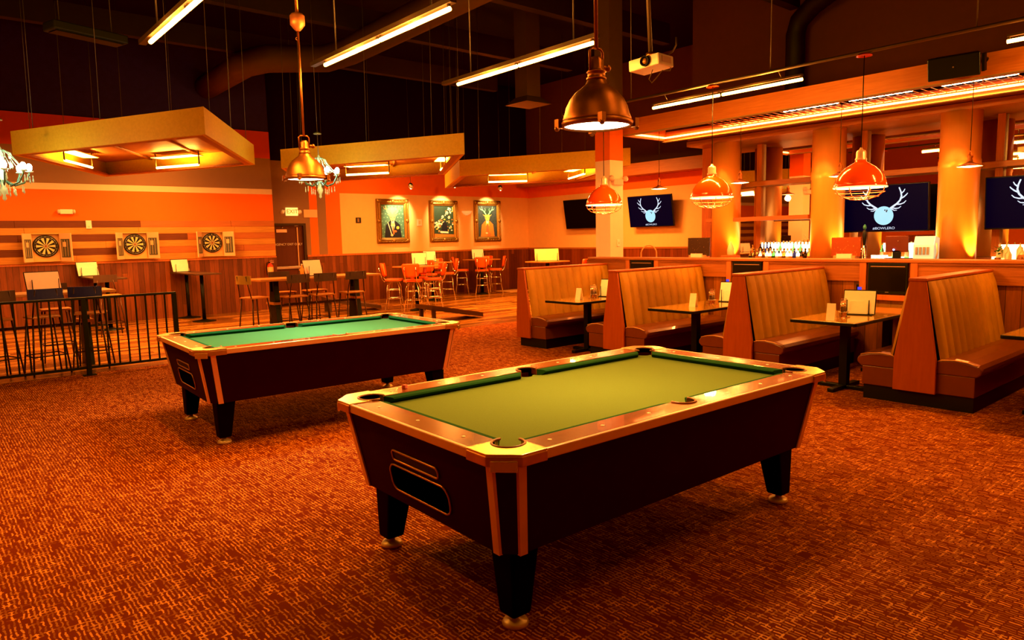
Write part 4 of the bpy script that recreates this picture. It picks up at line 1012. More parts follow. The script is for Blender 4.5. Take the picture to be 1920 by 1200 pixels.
def speckle(name, base, spk, thr=0.72):
    m, nt, b = new_mat(name); tc = nd(nt, 'ShaderNodeTexCoord'); vo = nd(nt, 'ShaderNodeTexVoronoi', Scale=28.0)
    nt.links.new(tc.outputs['Object'], vo.inputs['Vector'])
    f = math_(nt, 'LESS_THAN', vo.outputs['Distance'], 0.13)
    nt.links.new(mixc(nt, f, base, spk), b.inputs['Base Color']); b.inputs['Roughness'].default_value = 0.35
    return m
bar_panel(11.2, 7.81, 0.47, 1.24, 1.575, speckle('panel_dark', (0.07,0.035,0.018), (0.5,0.3,0.12)), 'dark speckled board standing left of the first round column')
bar_panel(11.2, 5.08, 0.46, 1.24, 1.54, speckle('panel_brown', (0.36,0.09,0.02), (0.85,0.5,0.2)), 'brown speckled board standing at the foot of the second column')
t = thing('till_screen', 'dark brown till screen standing between tap and steel register', 'till', (11.2, 4.33, 1.11), -PI/2)
MB().box(-0.16, 0.16, 0, 0.03, 0.20, 0.44).build('screen_back', mat('till_brown', (0.16,0.035,0.015), 0.4), t, bevel=0.008)
MB().box(-0.05, 0.05, 0.0, 0.05, 0.02, 0.22).build('stem', m_blk, t); MB().box(-0.14, 0.2, -0.08, 0.12, 0, 0.11).build('base', m_blk, t, bevel=0.006)
MB().sphere((-0.035,-0.01,0.235), 0.014).build('status_light', emis('till_led', (0.2,0.3,1.0), 8.0), t)
MB().sphere((0.02,-0.003,0.36), 0.008).build('logo_dot', m_steel, t)
t = thing('steel_register', 'pale steel register with slanted top right of the till screen', 'register', (11.25, 3.98, 1.11), -PI/2)
MB().prism([(0,0),(0.22,0),(0.22,0.40),(0.06,0.43),(0,0.30)], -0.14, 0.14, 'YZ').build('body', mat('register_green_glow', (0.65,0.85,0.72), 0.3, 0.3, emit=(0.55,0.9,0.7), es=0.35), t, bevel=0.01)  # faint green emission stands in for light falling on the steel
for k in range(4): MB().box(-0.10+0.05*k, -0.07+0.05*k, -0.02, 0.0, 0.16, 0.27).build('slot', m_steel, t)
MB().tube([(0.15,0.05,0.10),(0.19,0.0,0.2),(0.17,0.0,0.33)], 0.012, 8).build('handset', m_white, t)
t = thing('beer_tap', 'tall dark beer tap with teal finial beside the brown speckled board', 'beer tap', (11.2, 4.80, 1.11))
MB().lathe([(0.05,0),(0.05,0.02),(0.028,0.05),(0.028,0.30)], 16).build('tower', m_chrome, t)
MB().lathe([(0.014,0.28),(0.024,0.36),(0.032,0.46),(0.024,0.52),(0.012,0.54)], 12).build('handle', m_blkplastic, t)
MB().lathe([(0.012,0.54),(0.026,0.57),(0.022,0.60),(0.0,0.63)], 10).build('finial', mat('finial_teal', (0.05,0.25,0.22), 0.3), t)
MB().tube([(0,0,0.26),(-0.09,0,0.26),(-0.10,0,0.2)], 0.011, 8).build('spout', m_chrome, t)
cup_p = None
for i, y in enumerate((4.70, 4.64, 4.58, 4.52)):
    if cup_p is None:
        cup_p = MB().lathe([(0.026,0),(0.034,0.15),(0.034,0.152),(0.030,0.15),(0.023,0.01)], 14, cap=False).build('pint_glass', glasses[0]); o = cup_p; o.location = (11.3, y, 1.11); tag(o, 'clear pint glass in the row right of the beer tap', 'glass', 'pint glasses by the tap')
    else: dup(cup_p, loc=(11.3, y, 1.11), group='pint glasses by the tap')
t = thing('wall_shelf', 'short wooden shelf across the mirror left of the second column', 'shelf', (11.80, 7.05, 1.86))
MB().box(0.0, 0.28, -1.03, 1.02, 0, 0.075).build('board', m_oak, t, bevel=0.006)
for y in (-0.6, 0.6): MB().box(0.27, 0.88, y-0.02, y+0.02, 0.02, 0.055).build('bracket', m_oakx, t)
# hoop-backed stool whose bent back shows above the ledge
t = thing('hoop_stool', 'stool with a bent hoop back showing above the half wall ledge', 'bar stool', (9.75, 7.75, 0), -0.6)
MB().lathe([(0.19,0.74),(0.2,0.76),(0.18,0.78)], 20).build('seat', m_oak, t)
MB().tube([(0.13*math.cos(PI*k/12)*1.1, 0.17, 0.78 if k in (0,12) else 1.30+0.17*math.sin(PI*k/12)) for k in range(13)], 0.013, 8).build('hoop_back', mat('hoop_tan', (0.75,0.40,0.15), 0.4), t)
for a, b in ((-1,-1),(1,-1),(1,1),(-1,1)): MB().tube([(a*0.13,b*0.13,0.75),(a*0.19,b*0.19,0.0)], 0.014, 8).build('leg', m_blk, t)
# soffit fittings
rope = thing('rope_light', 'glowing rope light along the rear edge of the soffit underside', 'rope light', (10.94, 8.38, 3.44))
MB().tube([(0,0,0),(0,-10.2,0)], 0.016, 6).build('run', emis('rope_glow', (1.0,0.42,0.12), 7.0), rope)
MB().tube([(-1.05,0,0.0),(0,0,0)], 0.016, 6).build('run_end', emis('rope_glow', (1.0,0.42,0.12), 7.0), rope)
for k in range(5): area('soffit_light', (10.75, 7.3-2.0*k, 3.52), 0.12, 1.9, 45, (1.0,0.30,0.06))
for k, y in enumerate((5.35, 4.35, 3.15)):
    lb = ('white tube lamp inside the soffit, farthest from the speaker', 'white tube lamp inside the soffit between its two neighbours', 'white tube lamp inside the soffit right under the speaker')[k]
    t = thing('soffit_lamp', lb, 'tube light', (10.48, y, 3.51), group='white lamps inside the soffit')
    MB().tube([(0,-0.42,0),(0,0.42,0)], 0.028, 8).build('lamp', emis('soffit_white', (1.0,0.85,0.60), 6.0), t)
    for q in (-0.44, 0.44): MB().tube([(0,q,0),(0,q,0.12)], 0.012, 6).build('hanger', m_steel, t)
t = thing('glass_rack', 'hanging wire glass rack running along the soffit underside', 'glass rack', (10.42, 3.0, 3.445))
mb = MB()
for k in range(70): mb.tube([(-0.30,-4.0+0.115*k,0),(0.38,-4.0+0.115*k,0)], 0.005, 4, caps=False)
mb.build('slats', mat('rack_wire', (0.85,0.45,0.22), 0.35, 0.5), t)
for x in (-0.30, 0.04, 0.38): MB().tube([(x,-4.0,0.006),(x,4.05,0.006)], 0.008, 5).build('rail', m_steel, t)
for k in range(5): MB().tube([(0.04,-3.5+1.8*k,0.0),(0.04,-3.5+1.8*k,0.17)], 0.006, 5).build('hanger', m_steel, t)
# speaker on the fascia
t = thing('loudspeaker', 'black loudspeaker mounted on the soffit board at upper right', 'loudspeaker', (9.55, 3.13, 3.53), 0, rot=(R(14), R(0), -PI/2+0.12))
MB().prism([(-0.27,-0.06),(0.27,-0.06),(0.21,0.17),(-0.21,0.17)], -0.13, 0.13).build('cabinet', m_blkplastic, t, bevel=0.012)
MB().box(-0.25, 0.25, -0.066, -0.06, -0.115, 0.115).build('grille', mat('grille_black', (0.008,0.006,0.006), 0.8), t)
MB().cbox((0.0,-0.068,0.0), (0.016,0.004,0.016)).build('badge', m_steel, t)
MB().box(0.27, 0.30, 0.0, 0.12, -0.10, 0.10).tube([(0.285,0.1,0),(0.285,0.25,0.02)], 0.02, 8).build('bracket', m_blk, t)
# projector
t = thing('projector', 'white projector hanging from the ceiling right of the big bronze pendant', 'projector', (5.98, 4.76, 3.33), rot=(0, R(-3), -1.50))
MB().box(-0.185, 0.185, -0.135, 0.135, 0, 0.115).build('body', mat('projector_white', (0.85,0.74,0.62), 0.4, var=0.03), t, bevel=0.014)
ln = MB().lathe([(0.052,0),(0.052,0.03),(0.043,0.03),(0.043,0.012),(0.0,0.012)], 24, cap=False).build('lens_ring', m_blk, t, loc=(0.03,-0.135,0.06), rot=(PI/2,0,0))
MB().lathe([(0.030,0.0),(0.027,0.022),(0.012,0.030),(0,0.031)], 20, cap=False).build('lens', mat('lens_amber', (0.55,0.25,0.06), 0.05, 0.4), ln)
MB().box(0.186, 0.19, -0.08, 0.08, 0.03, 0.09).build('vent', mat('vent_pink', (0.70,0.48,0.42), 0.5), t)
MB().box(-0.08, 0.08, -0.07, 0.07, 0.115, 0.135).tube([(0,0,0.13),(0,0,0.17)], 0.05, 10).build('mount_plate', m_bronze, t)
MB().tube([(0,0,0.15),(0,0,ZC-3.33)], 0.022, 10).build('pole', m_conduit, t)
MB().tube([(0.1,0.1,0.12),(0.17,0.15,0.17),(0.21,0.15,0.22),(0.215,0.15,0.30)], 0.008, 6).tube([(0.02,0.0,0.0),(-0.03,0,-0.09),(0.0,0,-0.13),(0.05,0,-0.10),(0.10,0.05,-0.02),(0.16,0.1,-0.03),(0.18,0.1,0.03)], 0.005, 6).build('cable', m_conduit, t)
# ================================================================== DARTBOARDS
m_cabw = mat('cabinet_oak', (0.70,0.42,0.17), 0.5, var=0.08)
m_cabp = mat('cabinet_pale', (0.82,0.56,0.34), 0.5, var=0.08)
m_slate = mat('score_slate', (0.14,0.13,0.09), 0.6, var=0.3, scale=20)
m_db = mat('dart_black', (0.015,0.013,0.012), 0.7); m_dc = mat('dart_cream', (0.85,0.60,0.30), 0.7, var=0.06)
def dart(x, label_c, label_b):
    t = thing('dartboard_cabinet', label_c, 'dartboard cabinet', (x, YD-0.02, 1.68), group='open dartboard cabinets on the plank wall')
    MB().box(-0.245, 0.245, -0.02, -0.008, -0.29, 0.27).build('backboard', m_cabw, t)
    mb = MB()
    for a in ((-0.255,-0.24,-0.10,-0.008,-0.30,0.28),(0.24,0.255,-0.10,-0.008,-0.30,0.28),(-0.24,0.24,-0.10,-0.008,-0.30,-0.285),(-0.24,0.24,-0.10,-0.008,0.265,0.28)): mb.box(*a)
    mb.build('case', m_cabw, t)
    for s in (-1, 1):
        d_ = MB(); a = R(54)
        d_.T = Matrix.Translation((s*0.258, -0.10, 0)) @ Matrix.Rotation(-s*a, 4, 'Z')
        x0, x1 = (0.0, 0.29) if s > 0 else (-0.29, 0.0)
        d_.box(x0, x1, -0.022, 0.0, -0.30, 0.28)
        dd = d_.build('door', m_cabp, t)
        q = MB(); q.T = d_.T
        q.box(x0+0.035, x1-0.035, -0.026, -0.022, -0.22, 0.16); o = q.build('scoreboard', m_slate, dd)
        q = MB(); q.T = d_.T
        for k in range(3): q.box(x0+0.06+0.068*k, x0+0.067+0.068*k, -0.028, -0.026, -0.20, 0.14)
        q.box(x0+0.085, x0+0.165, -0.0285, -0.026, 0.0, 0.10); q.build('chalk_marks', m_cabp, o)
    b = thing('dartboard', label_b, 'dartboard', (x, YD-0.042, 1.70), group='round dartboards')
    n = 20; mb = MB(); ym = -0.032
    mb.m(0); mb.T = Matrix.Rotation(PI/2, 4, 'X'); mb.lathe([(0.225,0.0),(0.228,0.01),(0.228,0.025),(0.22,0.03),(0.0,0.03)], 40); mb.T = None
    mb.build('rim', m_db, b)
    mb = MB()
    for k in range(n):
        a0, a1 = 2*PI*(k-0.5)/n, 2*PI*(k+0.5)/n
        mb.m(1 if k % 2 else 0)
        mb.add([(0.016*math.sin(a0),ym,0.016*math.cos(a0)),(0.016*math.sin(a1),ym,0.016*math.cos(a1)),(0.17*math.sin(a1),ym,0.17*math.cos(a1)),(0.17*math.sin((a0+a1)/2),ym,0.171*math.cos((a0+a1)/2)),(0.17*math.sin(a0),ym,0.17*math.cos(a0))], [(0,1,2,3,4)])
    mb.build('segments', [m_db, m_dc], b)
    mb = MB()
    mb.tube([(0.203*math.sin(2*PI*k/40),ym,0.203*math.cos(2*PI*k/40)) for k in range(40)], 0.003, 4, closed=True)
    mb.tube([(0.17*math.sin(2*PI*k/40),ym,0.17*math.cos(2*PI*k/40)) for k in range(40)], 0.0025, 4, closed=True)
    nb = mb.build('wire_ring', m_steel, b)
    MB().disc((0,ym-0.001,0), 0.017, 14, 'Y').build('bullseye', mat('bull_dark', (0.25,0.05,0.02), 0.7), b)
    for k, v in enumerate((20,1,18,4,13,6,10,15,2,17,3,19,7,16,8,11,14,9,12,5)):
        a = 2*PI*k/20; text('numeral', str(v), 0.03, m_steel, b, (0.195*math.sin(a), ym-0.003, 0.195*math.cos(a)), (PI/2,0,0), extrude=0.0005)
dart(2.145, 'open dartboard cabinet at far left, pale doors with slate scoreboards', 'leftmost black and cream dartboard')
dart(3.815, 'open dartboard cabinet in the middle of the plank wall', 'middle of the three black and cream dartboards')
dart(5.475, 'open dartboard cabinet at the right, nearest the dark door', 'rightmost black and cream dartboard, nearest the dark door')

# ================================================================== PAINTINGS
m_gilt = mat('gilt_frame', (0.36,0.185,0.035), 0.35, 0.55, var=0.35, scale=30, bump=0.5)
def C(name, c): return mat('paint_'+name, c, 0.6, var=0.25, scale=18)
pm = [C('teal',(0.10,0.20,0.13)), C('teal_light',(0.22,0.38,0.26)), C('fawn',(0.75,0.45,0.20)), C('brown',(0.40,0.16,0.05)), C('ink',(0.015,0.012,0.018)), C('cream',(0.85,0.65,0.38)), C('rust',(0.65,0.15,0.03)), C('green_dark',(0.035,0.06,0.03)), C('gold',(0.75,0.42,0.08)), C('slate',(0.06,0.065,0.06)), C('orange',(0.80,0.32,0.06))]
def ell(mb, mi, cx, cz, rx, rz, y, n=20, a0=0): mb.m(mi).poly([(cx+rx*math.cos(2*PI*k/n+a0), y, cz+rz*math.sin(2*PI*k/n+a0)) for k in range(n)])
def pl(mb, mi, pts, y): mb.m(mi).poly([(a, y, b) for a, b in pts])
def framed(x, z, wd, ht, label, painter):
    t = thing('framed_painting', label, 'painting', (x, YW-0.001, z), group='gilt framed paintings')
    W_, H_ = wd/2, ht/2; fr = MB(); fw = 0.155
    prof = [(0,-0.005),(0,-0.05),(0.03,-0.075),(0.06,-0.06),(0.09,-0.07),(0.125,-0.045),(fw,-0.03),(fw,-0.005)]
    vs = []; fs = []; m_ = len(prof)
    for sx, sz in ((-1,-1),(1,-1),(1,1),(-1,1)):
        for o_, y in prof: vs.append((sx*(W_-o_), y, sz*(H_-o_)))
    for i in range(4):
        j = (i+1) % 4
        for k in range(m_-1): fs.append((i*m_+k, i*m_+k+1, j*m_+k+1, j*m_+k))
    fr.add(vs, fs)
    for sx, sz in ((-1,-1),(1,-1),(1,1),(-1,1),(0,1),(0,-1),(-1,0),(1,0)):
        fr.sphere((sx*(W_-0.06), -0.06, sz*(H_-0.06)), 0.05, 10, 6, sc=(1.2,0.5,1.2))
    for k in range(9): fr.sphere((-W_+0.12+(wd-0.24)*k/8, -0.062, -H_+0.045), 0.024, 8, 5).sphere((-W_+0.12+(wd-0.24)*k/8, -0.062, H_-0.045), 0.022, 8, 5)
    fr.build('frame', m_gilt, t)
    mb = MB(); painter(mb, W_-fw, H_-fw); mb.build('canvas', pm, t)
def deer(mb, w, h, coat, robe, bg, bgl, antl):
    y = -0.012
    mb.m(bg).box(-w, w, y, -0.005, -h, h)
    for i in range(-3, 4):
        for j in range(-4, 5): ell(mb, bgl, i*w*0.3+(0.15*w if j % 2 else 0), j*h*0.22, w*0.07, h*0.05, y-0.001, 4)
    ell(mb, bgl, 0, h*0.62, w*0.55, h*0.22, y-0.0015)
    pl(mb, robe, [(-w*0.75,-h),(-w*0.62,-h*0.25),(-w*0.25,0.02*h),(w*0.25,0.02*h),(w*0.62,-h*0.22),(w*0.75,-h)], y-0.002)
    for q in (-1, 1):
        mb.m(antl)
        mb.ribbon([(q*w*0.12,h*0.42),(q*w*0.35,h*0.62),(q*w*0.55,h*0.78),(q*w*0.58,h*0.95)], w*0.13, y-0.002, w*0.05)
        mb.ribbon([(q*w*0.45,h*0.70),(q*w*0.72,h*0.76),(q*w*0.78,h*0.88)], w*0.09, y-0.0022, w*0.03)
        mb.ribbon([(q*w*0.28,h*0.56),(q*w*0.20,h*0.74),(q*w*0.26,h*0.86)], w*0.08, y-0.0022, w*0.03)
        pl(mb, coat, [(q*w*0.14,h*0.34),(q*w*0.50,h*0.44),(q*w*0.20,h*0.24)], y-0.0024)
    pl(mb, coat, [(-w*0.22,h*0.42),(w*0.22,h*0.42),(w*0.26,h*0.22),(w*0.14,-h*0.02),(w*0.20,-h*0.30),(-w*0.20,-h*0.30),(-w*0.14,-h*0.02),(-w*0.26,h*0.22)], y-0.003)
    ell(mb, 5, 0, -h*0.04, w*0.13, h*0.10, y-0.0035); ell(mb, 4, 0, h*0.02, w*0.06, h*0.025, y-0.004)
    for q in (-1, 1): ell(mb, 4, q*w*0.15, h*0.22, w*0.035, h*0.022, y-0.004)
def p1_(mb, w, h):
    deer(mb, w, h, 2, 4, 0, 1, 2)
    y = -0.017
    pl(mb, 5, [(-w*0.16,-h*0.28),(w*0.16,-h*0.28),(0,-h*0.72)], y); pl(mb, 6, [(-w*0.05,-h*0.30),(w*0.05,-h*0.30),(w*0.12,-h*0.8),(-w*0.02,-h*0.8)], y-0.001)
    mb.m(5).ribbon([(-w*0.45,-h*0.05),(-w*0.10,-h*0.92)], w*0.07, y-0.002)
    ell(mb, 8, w*0.42, -h*0.40, w*0.14, h*0.10, y-0.002); ell(mb, 2, -w*0.12, -h*0.85, w*0.12, h*0.07, y-0.003); ell(mb, 6, w*0.18, -h*0.62, w*0.15, h*0.07, y-0.0025)
def p3_(mb, w, h):
    deer(mb, w, h, 8, 10, 9, 7, 1)
    y = -0.017
    pl(mb, 6, [(-w*0.10,-h*0.2),(w*0.10,-h*0.2),(w*0.16,-h*0.75),(-w*0.16,-h*0.75)], y)
    ell(mb, 6, w*0.15, -h*0.86, w*0.20, h*0.11, y-0.001); ell(mb, 2, -w*0.1, -h*0.78, w*0.14, h*0.06, y-0.002)
def p2_(mb, w, h):
    rc = random.Random(4); y = -0.012
    mb.m(7).box(-w, w, y, -0.005, -h, h)
    for k in range(70):
        x = rc.uniform(-w, w); top = -0.1*h+0.8*h*max(0, (x/w+0.5)) if x > -w*0.5 else -h*0.2
        z = rc.uniform(-h*0.75, min(h*0.95, top+0.15*h)); ell(mb, rc.choice((5,2,5,3,8)), x, z, w*rc.uniform(0.05,0.12), h*rc.uniform(0.03,0.07), y-0.001-0.00002*k, 9)
    for x, z, s in ((-0.1,0.30,1.0),(0.35,0.55,1.2),(0.65,0.78,1.1),(-0.55,-0.2,0.9),(0.55,0.25,1)): ell(mb, 5, x*w, z*h, w*0.12*s, h*0.09*s, y-0.003); ell(mb, 3, x*w, z*h-h*0.02, w*0.06*s, h*0.035*s, y-0.0035)
    pl(mb, 4, [(-w*0.35,-h*0.75),(-w*0.12,-h*0.1),(w*0.12,h*0.02),(w*0.32,-h*0.15),(w*0.42,-h*0.75)], y-0.004)
    pl(mb, 5, [(-w*0.40,-h*0.62),(w*0.45,-h*0.66),(w*0.45,-h*0.78),(-w*0.40,-h*0.74)], y-0.005)
    pl(mb, 10, [(-w,-h),(w,-h),(w,-h*0.86),(-w,-h*0.80)], y-0.005)
framed(10.64, 2.215, 1.06, 1.25, 'gilt framed portrait of a deer in a dark coat, leftmost painting', p1_)
framed(12.42, 2.205, 1.02, 1.24, 'gilt framed crowded dark scene with pale faces, middle painting', p2_)
framed(14.11, 2.21, 1.06, 1.28, 'gilt framed portrait of a horned figure in orange coat, right painting', p3_)
for x, z, lb in ((10.85, 3.18, 'round ceiling spotlight above the left deer portrait'), (12.36, 3.26, 'small dark spotlight above the middle painting'), (14.1, 3.22, 'small dark spotlight above the right portrait')):
    t = thing('picture_spotlight', lb, 'spotlight', (x, 17.1, z), 0, 'spotlights over the paintings')
    MB().sphere((0,0,0), 0.075, 14, 10).build('ball', m_steel, t)
    MB().lathe([(0.05,-0.09),(0.055,-0.04),(0.04,0.0)], 14).build('snout', m_white, t, rot=(R(-35),0,0))
    MB().tube([(0,0,0.06),(0,0,ZC-z)], 0.006, 5).build('rod', m_wire, t)
    spot('picture_light', (x, 17.05, z-0.1), (x, YW, 2.45), 190, (1.0,0.86,0.50), 66, 0.7, 0.03)

# ================================================================== BLACK RAILING
t = thing('metal_railing', 'black metal railing at left between carpet and wood floor', 'railing', (0.0, 10.45, 0))
MB().box(-0.6, 2.745, -0.025, 0.025, 0.985, 1.015).build('top_rail', m_blk, t, bevel=0.004)
MB().box(-0.6, 2.745, -0.02, 0.02, 0.085, 0.115).build('bottom_rail', m_blk, t)
posts = (-0.60+0.0, 0.515, 1.63, 2.72)
for x in posts:
    o = MB().box(x-0.028, x+0.028, -0.028, 0.028, 0, 0.99).build('post', m_blk, t, bevel=0.004)
    MB().box(x-0.075, x+0.075, -0.06, 0.06, 0, 0.012).build('base_plate', m_blk, o)
for a, b in zip(posts, posts[1:]):
    for k in range(1, 9): x = a+(b-a)*k/9; MB().box(x-0.0095, x+0.0095, -0.0095, 0.0095, 0.11, 0.99).build('baluster', m_blk, t)

# ================================================================== FURNITURE beyond the carpet
m_seatw = wood('stool_wood', (0.42,0.17,0.04), (0.60,0.27,0.07), 'X', 0.4, grain=10)
m_backd = mat('back_dark', (0.10,0.05,0.03), 0.4, var=0.15); m_backo = mat('back_olive', (0.42,0.27,0.05), 0.5, var=0.15)
m_blued = mat('back_blue_lit', (0.03,0.03,0.12), 0.35, var=0.15)  # dark back with the blue light on it put into the colour
m_rod = mat('stool_rod', (0.10,0.05,0.035), 0.35, 0.6)
def stool(x, y, rz, label, back, group, proto={}):
    """seat faces local +y; back at -y"""
    if back.name not in proto:
        t = thing('bar_stool', label, 'bar stool', (x, y, 0), rz, group)
        MB().prism(rrect(-0.19, 0.19, -0.18, 0.18, 0.05), 0.745, 0.77).build('seat', m_seatw, t, bevel=0.006)
        vs = []; fs = []; n = 8
        for k in range(n+1):
            a = (k/n-0.5)*2; xx = 0.20*a; yy = -0.215+0.035*a*a
            vs += [(xx,yy,0.99),(xx,yy-0.018,0.99),(xx,yy-0.018,1.13),(xx,yy,1.13)]
        for k in range(n):
            for q in range(4): fs.append((k*4+q, k*4+(q+1)%4, k*4+4+(q+1)%4, k*4+4+q))
        fs += [(0,1,2,3), (n*4,n*4+1,n*4+2,n*4+3)]
        MB().add(vs, fs).build('backrest', back, t)
        for s in (-1, 1):
            MB().tube([(s*0.16,-0.165,0.75),(s*0.12,-0.222,1.12)], 0.010, 6).build('back_rod', m_rod, t)
        for a, b in ((-1,-1),(1,-1),(1,1),(-1,1)): MB().tube([(a*0.15,b*0.14,0.748),(a*0.215,b*0.205,0.0)], 0.011, 6).build('leg', m_rod, t)
        mb = MB(); q = 0.195
        mb.tube([(-q,-q+0.01,0.25),(q,-q+0.01,0.25),(q,q-0.01,0.25),(-q,q-0.01,0.25)], 0.009, 6, closed=True)
        mb.build('foot_ring', m_rod, t)
        proto[back.name] = t; return t
    return dup(proto[back.name], loc=(x, y, 0), rz=rz, label=label, group=group)
def trestle_table(x, y, L, label, rz=0.0):
    t = thing('communal_table', label, 'high table', (x, y, 0), rz, 'high communal tables on black trestles')
    MB().box(-L/2, L/2, -0.36, 0.36, 1.015, 1.05).build('table_top', m_seatw, t, bevel=0.006)
    for s in (-1, 1):
        xx = s*(L/2-0.36)
        tr = MB().prism([(-0.22,0),(0.22,0),(0.10,0.78),(0.09,1.0),(0.05,1.0),(0.045,0.82),(-0.045,0.82),(-0.05,1.0),(-0.09,1.0),(-0.10,0.78)], xx-0.045, xx+0.045, 'YZ').build('trestle', m_blk, t)
        MB().box(xx-0.09, xx+0.09, -0.17, 0.17, 0.60, 0.64).build('ledge', m_seatw, tr)
    MB().box(-L/2+0.36, L/2-0.36, -0.03, 0.03, 0.56, 0.60).build('stretcher', m_rod, t)
    return t
trestle_table(5.50, 11.95, 2.25, 'high communal table with black trestles behind the far pool table', 0.0)
G1 = 'stools at the middle communal table'; G2 = 'stools behind the railing'
stool(4.30, 11.72, -PI/2+0.25, 'olive-backed stool at the left end of the middle communal table', m_backo, G1)
stool(4.86, 11.42, 0.05, 'dark-backed stool facing the middle communal table, closest to its left trestle', m_backd, G1)
stool(5.36, 11.42, -0.05, 'dark-backed stool in the middle of the near side of the communal table', m_backd, G1)
stool(5.95, 11.46, 0.0, 'dark-backed stool in front of the right trestle of the communal table', m_backd, G1)
stool(5.15, 12.55, PI, 'stool on the wall side of the communal table, between both trestles at left', m_backd, G1)
stool(5.75, 12.55, PI+0.1, 'stool on the wall side of the communal table, near its pink menu', m_backd, G1)
menu_stand(5.55, 12.05, 1.05, 0.3, 'large pink menu stand on the middle communal table', 0.40, 0.27, m_pink, m_pink, 'menu stands beyond the carpet')
t = thing('water_bottle', 'small amber bottle left of the pink menu on the communal table', 'bottle', (5.28, 12.0, 1.05))
MB().lathe([(0.03,0),(0.034,0.02),(0.034,0.13),(0.015,0.17),(0.014,0.21)], 12).build('glass', mat('bottle_amber', (0.75,0.32,0.05), 0.2), t)
MB().lathe([(0.017,0.205),(0.017,0.225)], 10).build('cap', m_cream, t)
trestle_table(1.22, 11.60, 1.9, 'high communal table behind the black railing at left', 0.0)
stool(1.25, 11.05, 0.15, 'blue-lit dark-backed stool behind the railing, below the pink menu', m_blued, G2)
stool(1.80, 11.10, -0.35, 'blue-lit dark-backed stool behind the railing post', m_blued, G2)
stool(0.72, 11.08, 0.3, 'dark-backed stool behind the railing, at the left frame edge', m_backd, G2)
stool(1.55, 12.25, PI, 'stool on the wall side of the table behind the railing', m_backd, G2)
menu_stand(1.38, 11.62, 1.05, 0.25, 'large pink menu stand on the table behind the railing', 0.42, 0.26, m_pink, m_pink, 'menu stands beyond the carpet')
def post_table(x, y0, y1, label):
    t = thing('pedestal_table', label, 'high table', (x, 0, 0), 0, 'narrow two-post high tables at the dart wall')
    MB().box(-0.27, 0.27, y0, y1, 1.02, 1.05).build('table_top', m_backd, t, bevel=0.004)
    for y in (y0+0.50, y1-0.30):
        p_ = MB().tube([(0,y,0.03),(0,y,1.02)], 0.038, 14).build('post', m_blk, t)
        MB().lathe([(0.24,0.0),(0.24,0.012),(0.10,0.03),(0.045,0.05)], 24, (0,y,0)).build('base', m_blk, p_)
    return t
post_table(4.75, 15.50, 17.40, 'narrow high table with two posts under the right dartboard')
post_table(2.93, 15.45, 17.40, 'narrow high table with two posts under the middle dartboard')
menu_stand(4.70, 17.22, 1.05, 0.3, 'cream menu stand under the right dartboard', 0.40, 0.27, None, None, 'menu stands beyond the carpet')
menu_stand(2.85, 17.22, 1.05, 0.3, 'cream menu stand under the middle dartboard', 0.42, 0.28, None, None, 'menu stands beyond the carpet')
stool(2.75, 14.9, PI, 'lone stool with pale seat in front of the two-post table under the middle dartboard', m_backd, G2)

# diner chairs
m_vin = mat('vinyl_orange', (0.75,0.13,0.02), 0.35, var=0.08); m_viny = mat('vinyl_yellow', (0.90,0.50,0.12), 0.35, var=0.06)
proto_ch = []
def diner(x, y, rz, label, group):
    if proto_ch: return dup(proto_ch[0], loc=(x, y, 0), rz=rz, label=label, group=group)
    t = thing('diner_bar_chair', label, 'bar chair', (x, y, 0), rz, group)
    MB().prism(rrect(-0.20, 0.20, -0.19, 0.21, 0.09), 0.70, 0.765).build('seat', m_vin, t, bevel=0.02)
    MB().prism(rrect(-0.205, 0.205, -0.195, 0.215, 0.095), 0.695, 0.712).build('seat_band', m_chrome, t)
    vs = []; fs = []; n = 10; rows = [(0.82,0.13),(0.86,0.165),(1.0,0.19),(1.10,0.20),(1.13,0.17)]
    for th_ in (0, 0.045):
        for z, hw_ in rows:
            for k in range(n+1):
                a = (k/n-0.5)*2; vs.append((hw_*a, -0.225-0.16*(z-0.8)+0.05*a*a-th_, z))
    m_ = (n+1); NR = len(rows)
    for f_ in (0, 1):
        for j in range(NR-1):
            for k in range(n): q = f_*NR*m_+j*m_+k; fs.append((q, q+1, q+m_+1, q+m_))
    o2 = NR*m_
    for k in range(n): fs += [(k, k+1, o2+k+1, o2+k), ((NR-1)*m_+k, (NR-1)*m_+k+1, o2+(NR-1)*m_+k+1, o2+(NR-1)*m_+k)]
    for j in range(NR-1): fs += [(j*m_, (j+1)*m_, o2+(j+1)*m_, o2+j*m_), (j*m_+n, (j+1)*m_+n, o2+(j+1)*m_+n, o2+j*m_+n)]
    bk = MB().add(vs, fs, True).build('backrest', m_vin, t)
    MB().hexa([(-0.06,-0.20,0.85),(0.06,-0.20,0.85),(0.06,-0.235,0.85),(-0.06,-0.235,0.85)], [(-0.085,-0.245,1.11),(0.085,-0.245,1.11),(0.085,-0.275,1.11),(-0.085,-0.275,1.11)]).build('back_inset', m_viny, bk)
    for s in (-1, 1):
        MB().tube([(s*0.10,0.1,0.692),(s*0.125,-0.20,0.70),(s*0.13,-0.255,0.76),(s*0.13,-0.30,0.95),(s*0.13,-0.325,1.06)], 0.012, 8).build('back_tube', m_chrome, t)
    for a, b in ((-1,-1),(1,-1),(1,1),(-1,1)):
        MB().tube([(a*0.10,b*0.10,0.69),(a*0.145,b*0.145,0.55),(a*0.15,b*0.15,0.34),(a*0.20,b*0.20,0.0)], 0.012, 8).build('leg', m_chrome, t)
    for z, q in ((0.50,0.15),(0.30,0.165)):
        MB().tube([(-q,-q,z),(q,-q,z),(q,q,z),(-q,q,z)], 0.011, 6, closed=True).build('foot_ring', m_chrome, t)
    proto_ch.append(t); return t
